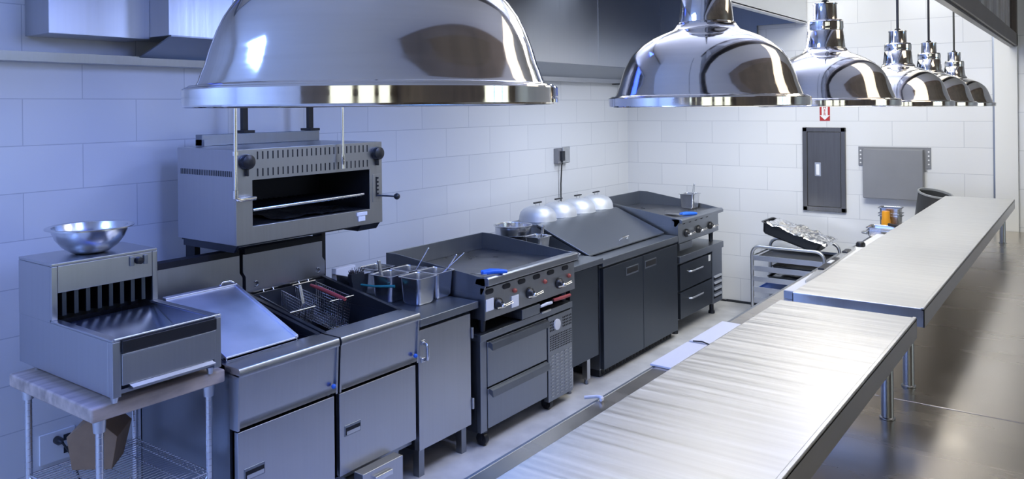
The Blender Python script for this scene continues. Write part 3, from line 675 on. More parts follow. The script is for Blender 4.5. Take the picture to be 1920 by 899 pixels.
# dark brush with teal handle
t = thing('grill_brush', 'dark worn grill brush with a teal handle, standing by the pans', 'brush', (-3.275, 3.0, 0.83))
m = M(); m.loft([[(-3.275 + dx * a, 3.0 + dy * b, z) for dx, dy in ((1, 1), (-1, 1), (-1, -1), (1, -1))] for a, b, z in ((0.012, 0.024, 0.832), (0.014, 0.038, 0.95), (0.016, 0.046, 0.965), (0.015, 0.046, 1.0))])
m.build('brush_block', DARK, t)
m = M()
for k in range(40):
    x = -3.275 + random.uniform(-.012, .012); y = 3.0 + random.uniform(-.044, .044)
    m.tube([(x, y, 0.995), (x + random.uniform(-.01, .01), y + random.uniform(-.014, .014), 1.008 + random.uniform(0, .022))], 0.0018, 4)
m.build('bristles', mat('singed_bristle', (0.03, 0.022, 0.018), 0.8), t)
M().tube([(-3.275, 3.02, 0.935), (-3.18, 3.05, 0.93), (-3.075, 3.095, 0.935)], [0.006, 0.006, 0.008], 8).build('handle', TEAL, t)
tag(M().box(-3.46, -3.42, 2.985, 3.13, 0.836, 1.01, 0.004, mtx=Matrix.Translation((0, 0, 0))).build('paper_packet', WHITEP, loc=(-3.44, 3.05, 0.836)), 'white paper packet standing in the pan behind the dark brush', 'packet')

# ------------------------------------------------------------------ griddles on chef bases
def knob(parent, x, y, z, r, wing):
    k = M().lathe([(0.0, 0.0), (r, 0.0), (r * 0.95, 0.012), (r * .6, 0.02), (r * .45, 0.03), (0, 0.03)], (0, 0, 0), 20, Matrix.Translation((x, y, z)) @ Matrix.Rotation(PI / 2, 4, 'Y')).build('knob', BLACK, parent)
    m = M(); m.tube([(x + 0.02, y, z - 0.012), (x + 0.045, y + 0.004, z - 0.014), (x + 0.05, y - wing, z - 0.004)], 0.0045, 8)
    m.tube([(x + 0.028, y, z - 0.012), (x + 0.045, y + wing, z + 0.006), (x + 0.047, y + wing * 1.05, z - 0.004), (x + 0.03, y + 0.01, z - 0.016)], 0.0035, 8)
    m.sphere((x + 0.035, y + 0.004, z - 0.008), 0.014, (1, 1, 1), 12)
    m.build('knob_handle', CHROME, k)
def oval(m, x, y, z, hw, hh):
    pts = []
    for s, a0 in ((1, -PI / 2), (-1, PI / 2)):
        for i in range(7):
            a = a0 + PI * i / 6; pts.append((y + s * (hw - hh) + hh * math.cos(a), z + hh * math.sin(a)))
    m.prism(pts, 'X', x - 0.002, x + 0.0012)

XF = -2.74
t = thing('flat_top_griddle', 'large flat-top griddle with three knobs and two white labels, beside the pans', 'griddle', (-3.1, 3.92, 0.64))
gy0, gy1 = 3.455, 4.395
m = M()
m.box(-3.50, XF - 0.02, gy0 + 0.003, gy1 - 0.003, 0.735, 0.86)
m.build('body', STEEL_D, t)
M().box(-3.49, XF - 0.012, gy0 + 0.01, gy1 - 0.01, 0.86, 0.910, 0.002).build('cooking_plate', PLATE, t)
m = M().prism([(XF - 0.07, 0.913), (XF - 0.06, 0.945), (XF + 0.018, 0.958), (XF + 0.030, 0.95), (XF + 0.030, 0.912), (XF - 0.01, 0.905)], 'Y', gy0, gy1)
m.build('front_rail', STEEL, t, bev=0.003)
M().box(XF - 0.02, XF + 0.004, gy0 + 0.01, gy1 - 0.004, 0.895, 0.906).build('drip_slot', VOID, t)
prof = [(-2.76, 0.86), (-2.735, 0.905), (-2.74, 0.952), (-2.86, 0.965), (-3.42, 1.02), (-3.50, 1.02), (-3.50, 0.86)]
M().prism(prof, 'Y', gy0, gy0 + 0.008).build('side_splash', STEEL_D, t)
M().prism(prof, 'Y', gy1 - 0.008, gy1).build('side_splash', STEEL_D, t)
M().prism([(-2.76, 0.718), (XF + 0.002, 0.718), (-2.735, 0.86), (-3.50, 0.86), (-3.50, 0.72)], 'Y', gy0 - 0.002, gy0 + 0.006).build('side_skirt', STEEL_D, t)
M().box(-3.505, -3.495, gy0, gy1, 0.86, 1.02, 0.002).build('back_splash', STEEL_D, t)
m = M().prism([(XF - 0.03, 0.895), (XF - 0.002, 0.895), (XF + 0.002, 0.718), (XF - 0.03, 0.718)], 'Y', gy0, gy1); m.mi = 1
for y in (3.50, 3.66, 3.81, 3.965, 4.12, 4.285): oval(m, XF + 0.0005, y, 0.872, 0.036, 0.014)
m.build('control_panel', [STEEL, VOID], t)
for y in (3.575, 3.885, 4.205): knob(t, XF + 0.003, y, 0.789, 0.034, 0.075)
for y, z in ((3.735, 0.832), (4.05, 0.827), (4.325, 0.815)):
    M().lathe([(0.0, 0), (0.014, 0), (0.014, 0.006), (0.009, 0.014), (0, 0.016)], (0, 0, 0), 14, Matrix.Translation((XF + 0.001, y, z)) @ Matrix.Rotation(PI / 2, 4, 'Y')).build('indicator_light', REDLENS, t)
for y, z in ((3.495, 0.80), (3.735, 0.772)):
    M().box(XF + 0.002, XF + 0.0075, y - 0.034, y + 0.034, z - 0.034, z + 0.032, 0.001).build('white_label', WHITEP, t)
M().box(-3.45, XF - 0.06, gy0 + 0.02, gy1 - 0.02, 0.715, 0.74).build('burner_pan', VOID, t)
d = M().box(-3.2, XF + 0.008, 3.80, 3.985, 0.648, 0.705, 0.002).build('grease_drawer', STEEL_D, t)
for (x, y) in ((-2.80, gy0 + 0.05), (-2.80, gy1 - 0.05), (-3.45, gy0 + 0.05), (-3.45, gy1 - 0.05)):
    M().lathe([(0.018, 0.641), (0.022, 0.72)], (x, y, 0), 12, cap0=True, cap1=True).build('foot', DARK, t)

t = thing('refrigerated_base', 'low two-drawer refrigerated base on casters under the big griddle', 'drawer cabinet', (-3.1, 3.9, 0))
M().box(-3.52, XF - 0.01, 3.43, 4.385, 0.60, 0.638, 0.003).build('top', STEEL_D, t)
M().box(-3.50, XF - 0.05, 3.44, 4.38, 0.09, 0.60).build('body', STEEL_D, t)
for (z0, z1) in ((0.332, 0.585), (0.10, 0.322)):
    d = M().box(XF - 0.05, XF - 0.018, 3.50, 4.095, z0, z1, 0.003).build('drawer', STEEL_D, t)
    M().prism([(XF - 0.02, z1 - 0.002), (XF + 0.004, z1 - 0.010), (XF + 0.010, z1 - 0.046), (XF + 0.004, z1 - 0.046), (XF - 0.02, z1 - 0.03)], 'Y', 3.515, 4.09).build('drawer_handle', STEEL_D, d)
M().box(XF - 0.05, XF - 0.022, 3.44, 3.496, 0.09, 0.60, 0.002).build('front_frame', STEEL_D, t)
m = M(); m.mi = 0; m.box(XF - 0.05, XF - 0.015, 4.105, 4.385, 0.06, 0.588, 0.003); m.mi = 1
for i in range(14):
    for j in range(7):
        y = 4.125 + i * 0.0185; z = 0.375 + j * 0.014; m.box(XF - 0.016, XF - 0.0142, y, y + 0.010, z, z + 0.008)
for i in range(14):
    for j in range(4):
        y = 4.125 + i * 0.0185
        if 3 < i < 8: continue
        z = 0.495 + j * 0.018; m.box(XF - 0.016, XF - 0.0142, y, y + 0.010, z, z + 0.011)
m.mi = 2
for i in range(5):
    for j in range(13):
        y = 4.135 + i * 0.052; z = 0.085 + j * 0.021; m.box(XF - 0.016, XF - 0.0125, y, y + 0.03, z, z + 0.007)
m.build('vent_panel', [STEEL_D, VOID, STEEL], t)
M().lathe([(0, 0), (0.034, 0), (0.034, 0.010), (0.026, 0.012), (0, 0.012)], (0, 0, 0), 20, Matrix.Translation((XF - 0.014, 4.20, 0.528)) @ Matrix.Rotation(PI / 2, 4, 'Y')).build('thermometer', WHITEP, t)
for (x, y) in ((-2.80, 3.50), (-2.80, 4.15), (-3.42, 3.50), (-3.42, 4.15)):
    c = M().lathe([(0.0, -0.016), (0.034, -0.016), (0.037, -0.010), (0.037, 0.010), (0.034, 0.016), (0, 0.016)], (0, 0, 0), 20, Matrix.Translation((x, y, 0.0375)) @ Matrix.Rotation(PI / 2, 4, 'X')).build('caster', BLACK, t)
    M().box(x - 0.02, x + 0.02, y - 0.022, y + 0.022, 0.07, 0.091, 0.003).box(x - 0.014, x + 0.014, y - 0.022, y - 0.018, 0.03, 0.08).box(x - 0.014, x + 0.014, y + 0.018, y + 0.022, 0.03, 0.08).build('caster_fork', DARK, c)

# spatulas in the gap under the griddle
def gap_spatula(label, y0, y1, z, col):
    t = thing('spatula', label, 'spatula', (-2.76, y0, z - 0.008))
    M().tube([(-2.735, y0, z), (-2.725, (y0 + y1) / 2, z), (-2.725, y1, z)], [0.010, 0.012, 0.010], 10).build('handle', col, t)
    M().box(-2.748, -2.73, y0 - 0.09, y0 - 0.001, z - 0.007, z + 0.002, 0.001).build('shank', BLACK, t)
    return t
gap_spatula('spatula with a red handle in the slot under the big griddle', 4.135, 4.315, 0.695, RED)
tag(M().tube([(-2.735, 3.995, 0.685), (-2.725, 4.05, 0.692), (-2.723, 4.10, 0.69)], [0.008, 0.010, 0.009], 10).build('spatula', WHITEP, loc=(-2.73, 4.03, 0.68)), 'white spatula handle in the slot under the big griddle', 'spatula')
tag(M().box(-2.75, -2.725, 4.0, 4.10, 0.6395, 0.652, 0.003).build('steel_scraper', PAN, loc=(-2.74, 4.05, 0.64)), 'small steel scraper lying under the white spatula handle', 'scraper')

def turner(label, p, yaw, drop=-0.032):
    t = thing('griddle_scraper', label, 'scraper', p, 'blue-handled scrapers')
    t.rotation_euler.z = yaw
    def bld(m, name, mtl):
        o = m.build(name, mtl); o.parent = t; return o
    bld(M().tube([(0, 0, 0.012), (0.06, 0, 0.016), (0.11, 0, 0.014), (0.14, 0, 0.012)], [0.012, 0.015, 0.014, 0.009], 10), 'handle', BLUEP)
    bld(M().tube([(-0.005, 0.028, 0.012), (0.05, 0.03, 0.016), (0.10, 0.022, 0.014), (0.125, 0.016, 0.012)], [0.010, 0.013, 0.012, 0.008], 10), 'second_handle', BLUEP)
    bm_ = M(); ra = math.radians(105); ux, uy = math.cos(ra), math.sin(ra)
    bm_.loft([[(ux * d - uy * wd * k, uy * d + ux * wd * k, z + tz) for k, tz in ((1, 0), (-1, 0), (-1, 0.0025), (1, 0.0025))] for d, wd, z in ((-0.02, 0.014, 0.006), (0.05, 0.024, 0.005 + drop * .12), (0.07, 0.040, 0.005 + drop * .2), (0.19, 0.036, drop))])
    bld(bm_, 'blade', PAN)
    return t
turner('blue-handled scraper resting on the corner of the big griddle', (-2.785, 3.50, 0.958), math.radians(52))
turner('blue-handled scraper resting on the small griddle by the corner', (-2.845, 6.30, 0.964), math.radians(52), -0.004)

# filler cabinet
t = thing('filler_cabinet', 'plain narrow steel cabinet between the big griddle and the slant-lid fridge', 'cabinet', (-3.1, 4.6, 0))
M().box(-3.47, -2.755, 4.405, 4.80, 0.815, 0.853, 0.004).build('worktop', STEEL_D, t)
M().box(-3.46, -2.79, 4.42, 4.785, 0.18, 0.80, 0.003).box(-3.46, -2.83, 4.41, 4.795, 0.785, 0.815).build('body', STEEL_K, t)
for (x, y) in ((-2.83, 4.68), (-2.83, 4.46), (-3.42, 4.68), (-3.42, 4.46)):
    M().box(x - 0.02, x + 0.02, y - 0.02, y + 0.02, 0.035, 0.18).lathe([(0.012, 0.0), (0.018, 0.005), (0.012, 0.03), (0.012, 0.05)], (x, y, 0), 12, cap0=True).build('leg', STEEL, t)

# things standing on it
m = M(); c = (-3.38, 4.60, 0)
m.lathe([(r, z + 0.985) for r, z in ((0.0, 0), (0.115, 0), (0.128, 0.010), (0.131, 0.062), (0.140, 0.068), (0.140, 0.074), (0.13, 0.074), (0.126, 0.064), (0.123, 0.016), (0.11, 0.006), (0, 0.005))], c, 40)
m.mi = 1; m.lathe([(0.0, 0.8535), (0.10, 0.8535), (0.10, 0.984)], c, 32, cap1=True)
o = m.build('round_pan', [PAN, DARK], loc=(-3.38, 4.60, 0.853)); tag(o, 'round steel pan behind the splash of the big griddle', 'pan')
sixth_pan('steel pan with tongs standing in it, on the filler cabinet', -3.14, 4.56, 0.8535, 0.075, 0.08, 0.15)
tongs('silver tongs leaning in the pan on the filler cabinet', (-3.14, 4.58, 0.865), Matrix.Rotation(-0.25, 4, 'X'), 0.20)
m = M(); m.lathe([(r, z + 0.8535) for r, z in ((0, 0), (0.07, 0), (0.085, 0.01), (0.093, 0.035), (0.097, 0.04), (0.09, 0.04), (0.08, 0.013), (0, 0.005))], (-2.93, 4.60, 0), 32)
tag(m.build('round_dish', PAN, loc=(-2.93, 4.60, 0.8535)), 'small shallow round steel dish at the front of the filler cabinet', 'dish')

# ------------------------------------------------------------------ slant-lid prep fridge
t = thing('prep_fridge', 'dark two-door prep fridge with a slanted steel lid, topped by four domes', 'fridge', (-3.15, 5.42, 0))
fy0, fy1 = 4.812, 6.04
M().box(-3.60, -2.80, fy0, fy1, 0.06, 0.79).build('body', STEEL_D, t)
M().box(-3.60, -2.765, fy0, fy1, 0.785, 0.834, 0.004).build('worktop', STEEL_D, t)
for a, b, hy in ((fy0 + 0.012, 5.424, 5.25), (5.43, fy1 - 0.004, 5.55)):
    d = M().box(-2.80, -2.77, a, b, 0.065, 0.768, 0.003).build('door', STEEL_K, t)
    h = M(); h.mi = 0; h.box(-2.771, -2.767, hy - 0.095, hy + 0.095, 0.662, 0.722, 0.002); h.mi = 1; h.box(-2.769, -2.7655, hy - 0.085, hy + 0.085, 0.675, 0.714)
    h.build('recessed_handle', [STEEL_D, VOID], d)
m = M(); m.mi = 0; m.box(-3.5, -2.82, fy0 + 0.03, fy1 - 0.03, 0.0, 0.06); m.mi = 1
for k in range(22): m.box(-2.821, -2.817, fy0 + 0.06 + k * 0.052, fy0 + 0.095 + k * 0.052, 0.012, 0.05)
m.build('kick_grille', [DARK, VOID], t)
M().prism([(-2.895, 0.834), (-3.33, 1.012), (-3.60, 1.012), (-3.60, 0.834)], 'Y', fy0 + 0.02, fy1 - 0.01).build('upper_housing', STEEL_D, t)
lid = M().prism([(-2.885, 0.842), (-2.885, 0.854), (-3.333, 1.037), (-3.333, 1.022)], 'Y', fy0 + 0.012, fy1 - 0.006)
lid = lid.build('lid', STEEL_D, t, bev=0.002)
M().tube([(-2.94, 5.37, 0.872), (-2.915, 5.375, 0.90), (-2.905, 5.42, 0.902), (-2.905, 5.45, 0.902), (-2.93, 5.47, 0.872)], 0.006, 8).build('lid_handle', CHROME, lid)
M().box(-3.60, -3.325, fy0 + 0.01, fy1 - 0.006, 1.012, 1.03, 0.003).build('top_ledge', STEEL_D, t)

def dome(label, x, y, z):
    t = thing('basting_dome', label, 'cover', (x, y, z), 'domes on the prep fridge')
    pr = [(0.145, 0.0), (0.147, 0.003), (0.147, 0.008), (0.144, 0.012), (0.142, 0.035), (0.132, 0.065), (0.110, 0.090), (0.075, 0.106), (0.035, 0.112), (0.0, 0.113)]
    M().lathe([(0.0, z + 0.002), (0.14, z + 0.001)] + [(r, z + h) for r, h in pr], (x, y, 0), 48).build('shell', DOME, t, ang=50)
    M().tube([(x, y - 0.025, z + 0.111), (x, y - 0.025, z + 0.135), (x, y + 0.025, z + 0.135), (x, y + 0.025, z + 0.111)], 0.003, 6).build('handle_bracket', PAN, t)
    M().box(x - 0.009, x + 0.009, y - 0.05, y + 0.05, z + 0.132, z + 0.143, 0.004).build('handle', BLACK, t)
for lab, y in (('first of four aluminium domes on the fridge, nearest the big griddle', 5.03), ('second of four aluminium domes on the fridge, counting from the big griddle', 5.325),
               ('third of four aluminium domes on the fridge, counting from the big griddle', 5.62), ('last of four aluminium domes on the fridge, nearest the small griddle', 5.915)):
    dome(lab, -3.46, y, 1.0302)

# ------------------------------------------------------------------ small griddle in the corner
XG = -2.775
gy0, gy1 = 6.075, 6.965
t = thing('flat_top_griddle', 'smaller flat-top griddle in the corner beside the end wall', 'griddle', (-3.15, 6.5, 0.66))
M().box(-3.58, XG - 0.02, gy0 + 0.003, gy1 - 0.003, 0.80, 0.90).build('body', STEEL_D, t)
M().box(-3.58, XG - 0.02, gy0 + 0.01, gy1 - 0.01, 0.90, 0.955, 0.002).build('cooking_plate', PLATE, t)
M().prism([(XG - 0.07, 0.955), (XG - 0.06, 0.962), (XG + 0.02, 0.966), (XG + 0.034, 0.955), (XG + 0.034, 0.93), (XG - 0.02, 0.925)], 'Y', gy0, gy1).build('front_rail', STEEL_D, t, bev=0.003)
prof = [(-2.80, 0.90), (-2.765, 0.94), (-2.77, 0.962), (-2.90, 0.985), (-3.50, 1.075), (-3.59, 1.075), (-3.59, 0.90)]
M().prism(prof, 'Y', gy0, gy0 + 0.008).build('side_splash', STEEL_D, t)
M().prism(prof, 'Y', gy1 - 0.008, gy1).build('side_splash', STEEL_D, t)
M().box(-3.595, -3.585, gy0, gy1, 0.88, 1.075, 0.002).build('back_splash', STEEL_D, t)
M().prism([(-2.79, 0.765), (XG, 0.765), (-2.785, 0.90), (-3.58, 0.90), (-3.58, 0.765)], 'Y', gy0 - 0.002, gy0 + 0.006).build('side_skirt', STEEL_D, t)
m = M().prism([(XG - 0.04, 0.942), (XG - 0.007, 0.942), (XG - 0.003, 0.762), (XG - 0.04, 0.762)], 'Y', gy0, gy1 - 0.03); m.mi = 1
for y in (6.19, 6.315, 6.44, 6.56, 6.68): oval(m, XG - 0.006, y, 0.922, 0.026, 0.012)
m.build('control_panel', [STEEL_D, VOID], t)
for y in (6.235, 6.48, 6.74): knob(t, XG - 0.002, y, 0.832, 0.034, 0.075)
M().box(-3.5, XG - 0.05, gy0 + 0.02, gy1 - 0.03, 0.74, 0.80).build('burner_pan', VOID, t)
M().box(-3.2, XG + 0.002, 6.09, 6.34, 0.70, 0.757, 0.002).build('grease_drawer', STEEL_D, t)
for (x, y) in ((-2.84, gy0 + 0.05), (-2.84, gy1 - 0.06), (-3.5, gy0 + 0.05), (-3.5, gy1 - 0.06)):
    M().lathe([(0.018, 0.661), (0.022, 0.78)], (x, y, 0), 12, cap0=True, cap1=True).build('foot', DARK, t)

t = thing('refrigerated_base', 'low two-drawer refrigerated base with louvres under the small corner griddle', 'drawer cabinet', (-3.15, 6.5, 0))
M().box(-3.58, XG + 0.015, 6.065, 7.01, 0.60, 0.658, 0.003).build('top', STEEL_D, t)
M().box(-3.56, XG - 0.03, 6.075, 7.0, 0.12, 0.60).build('body', STEEL_D, t)
for (z0, z1) in ((0.365, 0.578), (0.132, 0.352)):
    d = M().box(XG - 0.03, XG, 6.10, 6.765, z0, z1, 0.003).build('drawer', STEEL_K, t)
    M().tube([(XG, 6.27, z1 - 0.075), (XG + 0.022, 6.275, z1 - 0.072), (XG + 0.026, 6.30, z1 - 0.072), (XG + 0.026, 6.49, z1 - 0.072), (XG + 0.022, 6.515, z1 - 0.072), (XG, 6.52, z1 - 0.075)], 0.008, 8).build('drawer_handle', PAN, d)
M().box(XG, XG + 0.003, 6.69, 6.73, 0.52, 0.572).build('label_plate', WHITEP, t)
m = M(); m.mi = 0; m.box(XG - 0.03, XG + 0.002, 6.775, 7.0, 0.12, 0.60, 0.003); m.mi = 1
for k in range(4): m.box(XG + 0.001, XG + 0.004, 6.80, 6.975, 0.165 + k * 0.055, 0.185 + k * 0.055)
m.mi = 2
for k in range(4): m.prism([(XG + 0.002, 0.185 + k * 0.055), (XG + 0.018, 0.187 + k * 0.055), (XG + 0.002, 0.203 + k * 0.055)], 'Y', 6.80, 6.975)
m.build('louvre_panel', [STEEL_D, VOID, STEEL], t)
for (x, y) in ((-2.85, 6.14), (-2.85, 6.93), (-3.5, 6.14), (-3.5, 6.93)):
    M().lathe([(0.03, 0.0), (0.03, 0.02), (0.02, 0.03), (0.02, 0.12)], (x, y, 0), 12, cap0=True, cap1=True).build('leg', DARK, t)
sixth_pan('steel pan with tongs standing on the small corner griddle', -3.02, 6.86, 0.956, 0.08, 0.085, 0.135)
tongs('silver tongs leaning in the pan on the small corner griddle', (-3.01, 6.88, 0.97), Matrix.Rotation(-0.3, 4, 'X'), 0.20)

# ------------------------------------------------------------------ things on the walls
t = thing('socket_box', 'small grey socket box high on the tiled wall above the domes', 'outlet', (XW, 6.09, 1.37))
M().box(XW + 0.001, XW + 0.05, 6.02, 6.20, 1.385, 1.525, 0.006).build('box', mat('grey_cast', (0.30, 0.30, 0.32), 0.45, 0.5), t)
M().box(XW + 0.05, XW + 0.065, 6.08, 6.20, 1.39, 1.535, 0.005).build('cover_flap', ALU, t)
M().box(XW + 0.05, XW + 0.075, 6.05, 6.10, 1.41, 1.50, 0.004).build('plug', DARK, t)
tag(M().tube([(XW + 0.06, 6.085, 1.415), (XW + 0.045, 6.085, 1.37), (XW + 0.03, 6.09, 1.2), (XW + 0.02, 6.10, 0.4), (XW + 0.05, 6.08, 0.05), (XW + 0.1, 6.0, 0.008)], 0.006, 8).build('power_cord', CORD, loc=(XW + 0.03, 6.09, 0.4)), 'dark power cord running down the wall from the grey socket box', 'cord')

t = thing('electrical_panel', 'tall grey steel electrical panel with a white latch on the end wall', 'panel', (-1.975, YB, 0.93))
m = M()
x0, x1, z0, z1 = -2.16, -1.79, 0.935, 1.69
for (a, b, c, d) in ((x0, x1, z1 - 0.04, z1), (x0, x1, z0, z0 + 0.04), (x0, x0 + 0.04, z0, z1), (x1 - 0.04, x1, z0, z1)):
    m.box(a, b, YB - 0.030, YB - 0.001, c, d, 0.004)
m.build('frame', PANELG, t)
d = M().box(x0 + 0.042, x1 - 0.042, YB - 0.024, YB - 0.002, z0 + 0.042, z1 - 0.042, 0.003).build('door', PANELG, t)
M().box(-2.055, -2.00, YB - 0.029, YB - 0.024, 1.25, 1.375, 0.003).build('latch_plate', ALU, d)
M().box(-2.042, -2.012, YB - 0.032, YB - 0.029, 1.262, 1.36, 0.002).build('latch', WHITEP, d)

t = thing('folding_wall_shelf', 'wide flat grey box with punched side flanges on the end wall', 'wall box', (-1.4, YB, 1.08))
M().box(-1.635, -1.165, YB - 0.09, YB - 0.012, 1.085, 1.51, 0.006).build('box', GREYP, t)
m = M(); m.mi = 0
m.prism([(-1.685, 1.525), (-1.115, 1.525), (-1.115, 1.35), (-1.15, 1.35), (-1.15, 1.33), (-1.64, 1.33), (-1.64, 1.36), (-1.685, 1.36)], 'Y', YB - 0.012, YB - 0.002)
m.mi = 1
for x in (-1.667, -1.132):
    for z in (1.385, 1.42, 1.455, 1.49): m.lathe([(0.0, 0), (0.007, 0), (0.007, 0.002), (0, 0.002)], (0, 0, 0), 10, Matrix.Translation((x, YB - 0.012, z)) @ Matrix.Rotation(PI / 2, 4, 'X'))
m.build('mounting_flange', [GREYP, WHITEP], t)

t = thing('extinguisher_sign', 'small red and white vertical extinguisher arrow sign on the end wall', 'sign', (-1.968, YB, 1.75))
M().box(-2.012, -1.924, YB - 0.004, YB - 0.001, 1.75, 2.18).build('board', SIGNR, t)
M().prism([(-1.994, 2.17), (-1.942, 2.17), (-1.942, 1.80), (-1.924, 1.80), (-1.968, 1.758), (-2.012, 1.80), (-1.994, 1.80)], 'Y', YB - 0.0055, YB - 0.004).build('arrow', SIGNW, t)
def text_mesh(s, size, mtx):
    cu = bpy.data.curves.new('txt', 'FONT'); cu.body = s; cu.size = size; cu.align_x = 'CENTER'; cu.align_y = 'CENTER'; cu.extrude = 0.0004; cu.offset = 0.0006
    ob = bpy.data.objects.new('txt', cu); C.objects.link(ob); dg = bpy.context.evaluated_depsgraph_get(); dg.update()
    me = bpy.data.meshes.new_from_object(ob.evaluated_get(dg)); bpy.data.objects.remove(ob); bpy.data.curves.remove(cu)
    me.transform(mtx); return me
tm = bmesh.new()
word = 'EXTINGUISHER'
for i, ch in enumerate(reversed(word)):
    me = text_mesh(ch, 0.036, Matrix.Translation((-1.968, YB - 0.0062, 1.81 + i * 0.0305)) @ Matrix.Rotation(PI / 2, 4, 'X'))
    tm.from_mesh(me); bpy.data.meshes.remove(me)
mm = M(); mm.bm.free(); mm.bm = tm; mm.build('lettering', SIGNR, t)

# ------------------------------------------------------------------ tray rack by the end wall
RX0, RX1, RY0, RY1, RZ = -2.40, -1.80, 6.74, 7.22, 0.685
t = thing('tray_rack', 'low aluminium sheet tray rack standing against the end wall', 'rack', (-2.1, 6.98, 0))
for y in (RY0, RY1):
    pts = [(RX0, y, 0.07), (RX0, y, RZ - 0.07)] + arcpts((RX0 + 0.07, y, RZ - 0.07), 0.07, PI, PI / 2, 6, 'XZ')[1:] + arcpts((RX1 - 0.07, y, RZ - 0.07), 0.07, PI / 2, 0, 6, 'XZ') + [(RX1, y, 0.07)]
    M().tube(pts, 0.0145, 10).build('end_frame', ALU, t)
for k in range(6):
    z = 0.585 - k * 0.09
    for y, s in ((RY0, 1), (RY1, -1)):
        m = M(); m.box(RX0 + 0.01, RX1 - 0.01, y - 0.004, y + 0.004, z - 0.022, z + 0.022, 0.001); m.box(RX0 + 0.01, RX1 - 0.01, min(y, y + s * 0.05), max(y, y + s * 0.05), z - 0.022, z - 0.018)
        m.build('ledge', ALU, t)
m = M()
for x in (RX0, RX1): m.box(x - 0.012, x + 0.012, RY0, RY1, 0.075, 0.105, 0.002); m.box(x - .012, x + .012, RY0, RY1, RZ - 0.09, RZ - 0.075, .002)
m.build('side_brace', ALU, t)
for x in (RX0, RX1):
    for y in (RY0, RY1):
        M().lathe([(0.0, -0.013), (0.033, -0.013), (0.033, 0.013), (0, 0.013)], (0, 0, 0), 16, Matrix.Translation((x, y, 0.034)) @ Matrix.Rotation(PI / 2, 4, 'X')).build('caster', BLACK, t)
def tray(label, k, mtl, d=0.025, x0=RX0 + 0.02, x1=RX1 - 0.03, nm='sheet_tray', cat='tray'):
    z = 0.585 - k * 0.09 - 0.0175
    m = pan_mesh(M(), ((x0 + x1) / 2, (RY0 + RY1) / 2, z), (x1 - x0) / 2, (RY1 - RY0) / 2 - 0.008, d, 0.012, 0.006, 0.002, 0.02)
    return tag(m.build(nm, mtl, loc=((x0 + x1) / 2, (RY0 + RY1) / 2, z)), label, cat, 'trays in the rack')
tray('empty dark tray on the topmost ledge of the rack', 0, DARK, 0.02)
tray('deep dark pan on the second ledge of the rack', 1, DARK, 0.05, RX0 + 0.16)
tray('dark pan with foil on the third ledge of the rack', 2, DARK, 0.05, RX0 + 0.12)
tray('blue tray on the fourth ledge of the rack', 3, BLUEP, 0.018)
tray('dark pan on the fifth ledge of the rack', 4, DARK, 0.05, RX0 + 0.18)
o = foil_sheet(RX0 + 0.16, RX1 - 0.06, RY0 + 0.03, RY1 - 0.03, 0.434, 0.012, 12, 10, seed=9).build('foil_sheet', FOIL, loc=(-2.05, 6.98, 0.434), ang=60, wn=False)
tag(o, 'strip of foil over the pan on the third ledge of the rack', 'foil')

# tilted foil-covered roasting pan on top
t = thing('roasting_pan', 'deep dark roasting pan tilted on top of the tray rack', 'pan', (-2.1, 6.98, 0.70))
mt = Matrix.Translation((-2.105, 6.98, 0.765)) @ Matrix.Rotation(math.radians(17), 4, 'Y')
m = pan_mesh(M(), (0, 0, -0.05), 0.27, 0.165, 0.10, 0.03, 0.012, 0.003, 0.03); m.xf(mt); m.build('pan_body', DARK, t)
mt2 = mt @ Matrix.Translation((0.02, 0.0, 0.052))
foil = foil_sheet(-0.24, 0.29, -0.172, 0.172, 0.0, 0.035, 20, 13, mt2, 0.012, 3).build('foil_cover', FOIL, loc=(-2.1, 6.98, 0.78), ang=60, wn=False)
tag(foil, 'crumpled silver foil covering the tilted roasting pan', 'foil')

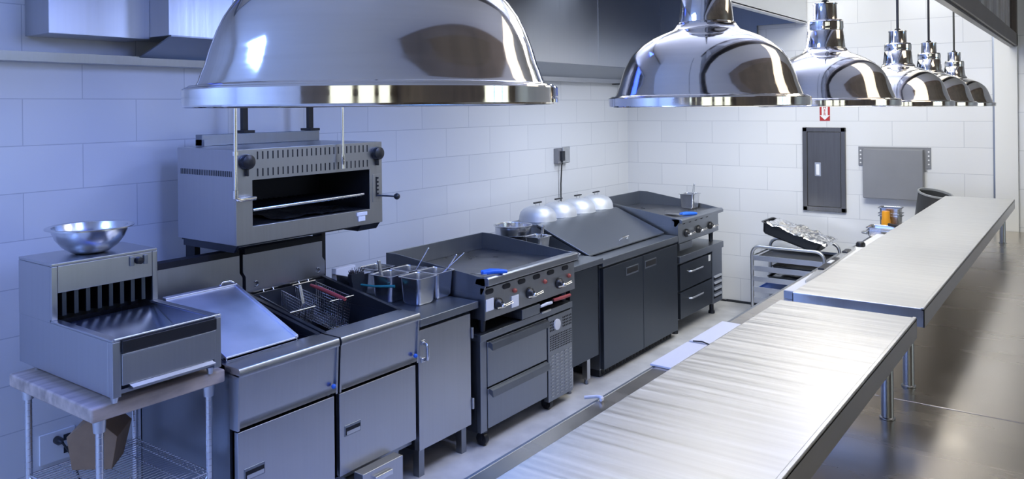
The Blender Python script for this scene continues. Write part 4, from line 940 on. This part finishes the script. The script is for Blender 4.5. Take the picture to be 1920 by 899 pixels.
# ------------------------------------------------------------------ pans by the far end of the pass
def stack_pan(label, x, y, z, hx, hy, d, nm='food_pan'):
    return tag(pan_mesh(M(), (x, y, z), hx, hy, d, 0.014, 0.010, 0.002, 0.018).build(nm, PAN, loc=(x, y, z)), label, 'pan', 'nested pans on the far counter')
bz = 0.8905
stack_pan('bottom pan of the nested stack behind the amber bottle', -1.315, 6.84, bz, 0.085, 0.075, 0.125)
stack_pan('middle pan of the nested stack behind the amber bottle', -1.315, 6.84, bz + 0.02, 0.085, 0.075, 0.125)
stack_pan('top pan of the nested stack behind the amber bottle', -1.315, 6.84, bz + 0.062, 0.085, 0.075, 0.125)
stack_pan('lower of two shallow pans beside the white slab', -1.27, 6.50, bz, 0.14, 0.10, 0.055)
stack_pan('upper of two shallow pans beside the white slab', -1.27, 6.50, bz + 0.022, 0.14, 0.10, 0.055)
tag(M().tube(arcpts((-1.415, 6.50, 0.915), 0.035, PI / 2, 1.5 * PI, 8, 'XY'), 0.009, 8).box(-1.417, -1.411, 6.465, 6.535, 0.905, 0.925).build('pot_handle', ALU, loc=(-1.415, 6.5, 0.9)), 'rounded grey handle beside the two shallow pans', 'handle')
t = thing('sauce_bottle', 'amber squeeze bottle with a red and white label by the nested pans', 'bottle', (-1.325, 6.705, bz))
M().lathe([(0.0, bz), (0.032, bz), (0.034, bz + 0.01), (0.034, bz + 0.10), (0.030, bz + 0.112), (0.030, bz + 0.165), (0.026, bz + 0.172), (0, bz + 0.172)], (-1.325, 6.705, 0), 24).build('bottle_body', AMBER, t)
m = M(); m.mi = 0; m.lathe([(0.0346, bz + 0.02), (0.0346, bz + 0.05)], (-1.325, 6.705, 0), 24); m.mi = 1; m.lathe([(0.0346, bz + 0.002), (0.0346, bz + 0.02)], (-1.325, 6.705, 0), 24); m.build('wrap_label', [RED, SIGNW], t)
tag(M().tube([(-1.27, 6.53, bz + 0.092), (-1.19, 6.45, bz + 0.092), (-1.10, 6.36, bz + 0.092)], [0.012, 0.013, 0.011], 10).build('pan_handle', BLACK, loc=(-1.19, 6.45, bz + 0.08)), 'black pan handle lying across the shallow pans near the shelf', 'handle')
t = thing('black_bucket', 'black round bucket at the far end of the pass counter', 'bucket', (-1.085, 7.10, bz))
mt = Matrix.Translation((-1.085, 7.10, bz + 0.026)) @ Matrix.Rotation(math.radians(11), 4, 'Y') @ Matrix.Rotation(math.radians(7), 4, 'X')
bk = mat('bucket_grey', (0.05, 0.052, 0.055), 0.4)
M().lathe([(0.0, 0.0), (0.105, 0.0), (0.112, 0.012), (0.122, 0.27), (0.116, 0.27), (0.106, 0.018), (0, 0.014)], (0, 0, 0), 36, mt).build('bucket_body', bk, t)
M().lathe([(0.122, 0.262), (0.128, 0.266), (0.128, 0.278), (0.115, 0.278), (0.115, 0.262)], (0, 0, 0), 36, mt).build('rolled_rim', mat('worn_rim', (0.32, 0.33, 0.34), 0.4), t)
M().lathe([(0.113, 0.20), (0.098, 0.20), (0.098, 0.212), (0.114, 0.212)], (0, 0, 0), 36, mt).build('inner_ring', mat('worn_ring', (0.30, 0.31, 0.32), 0.4), t)
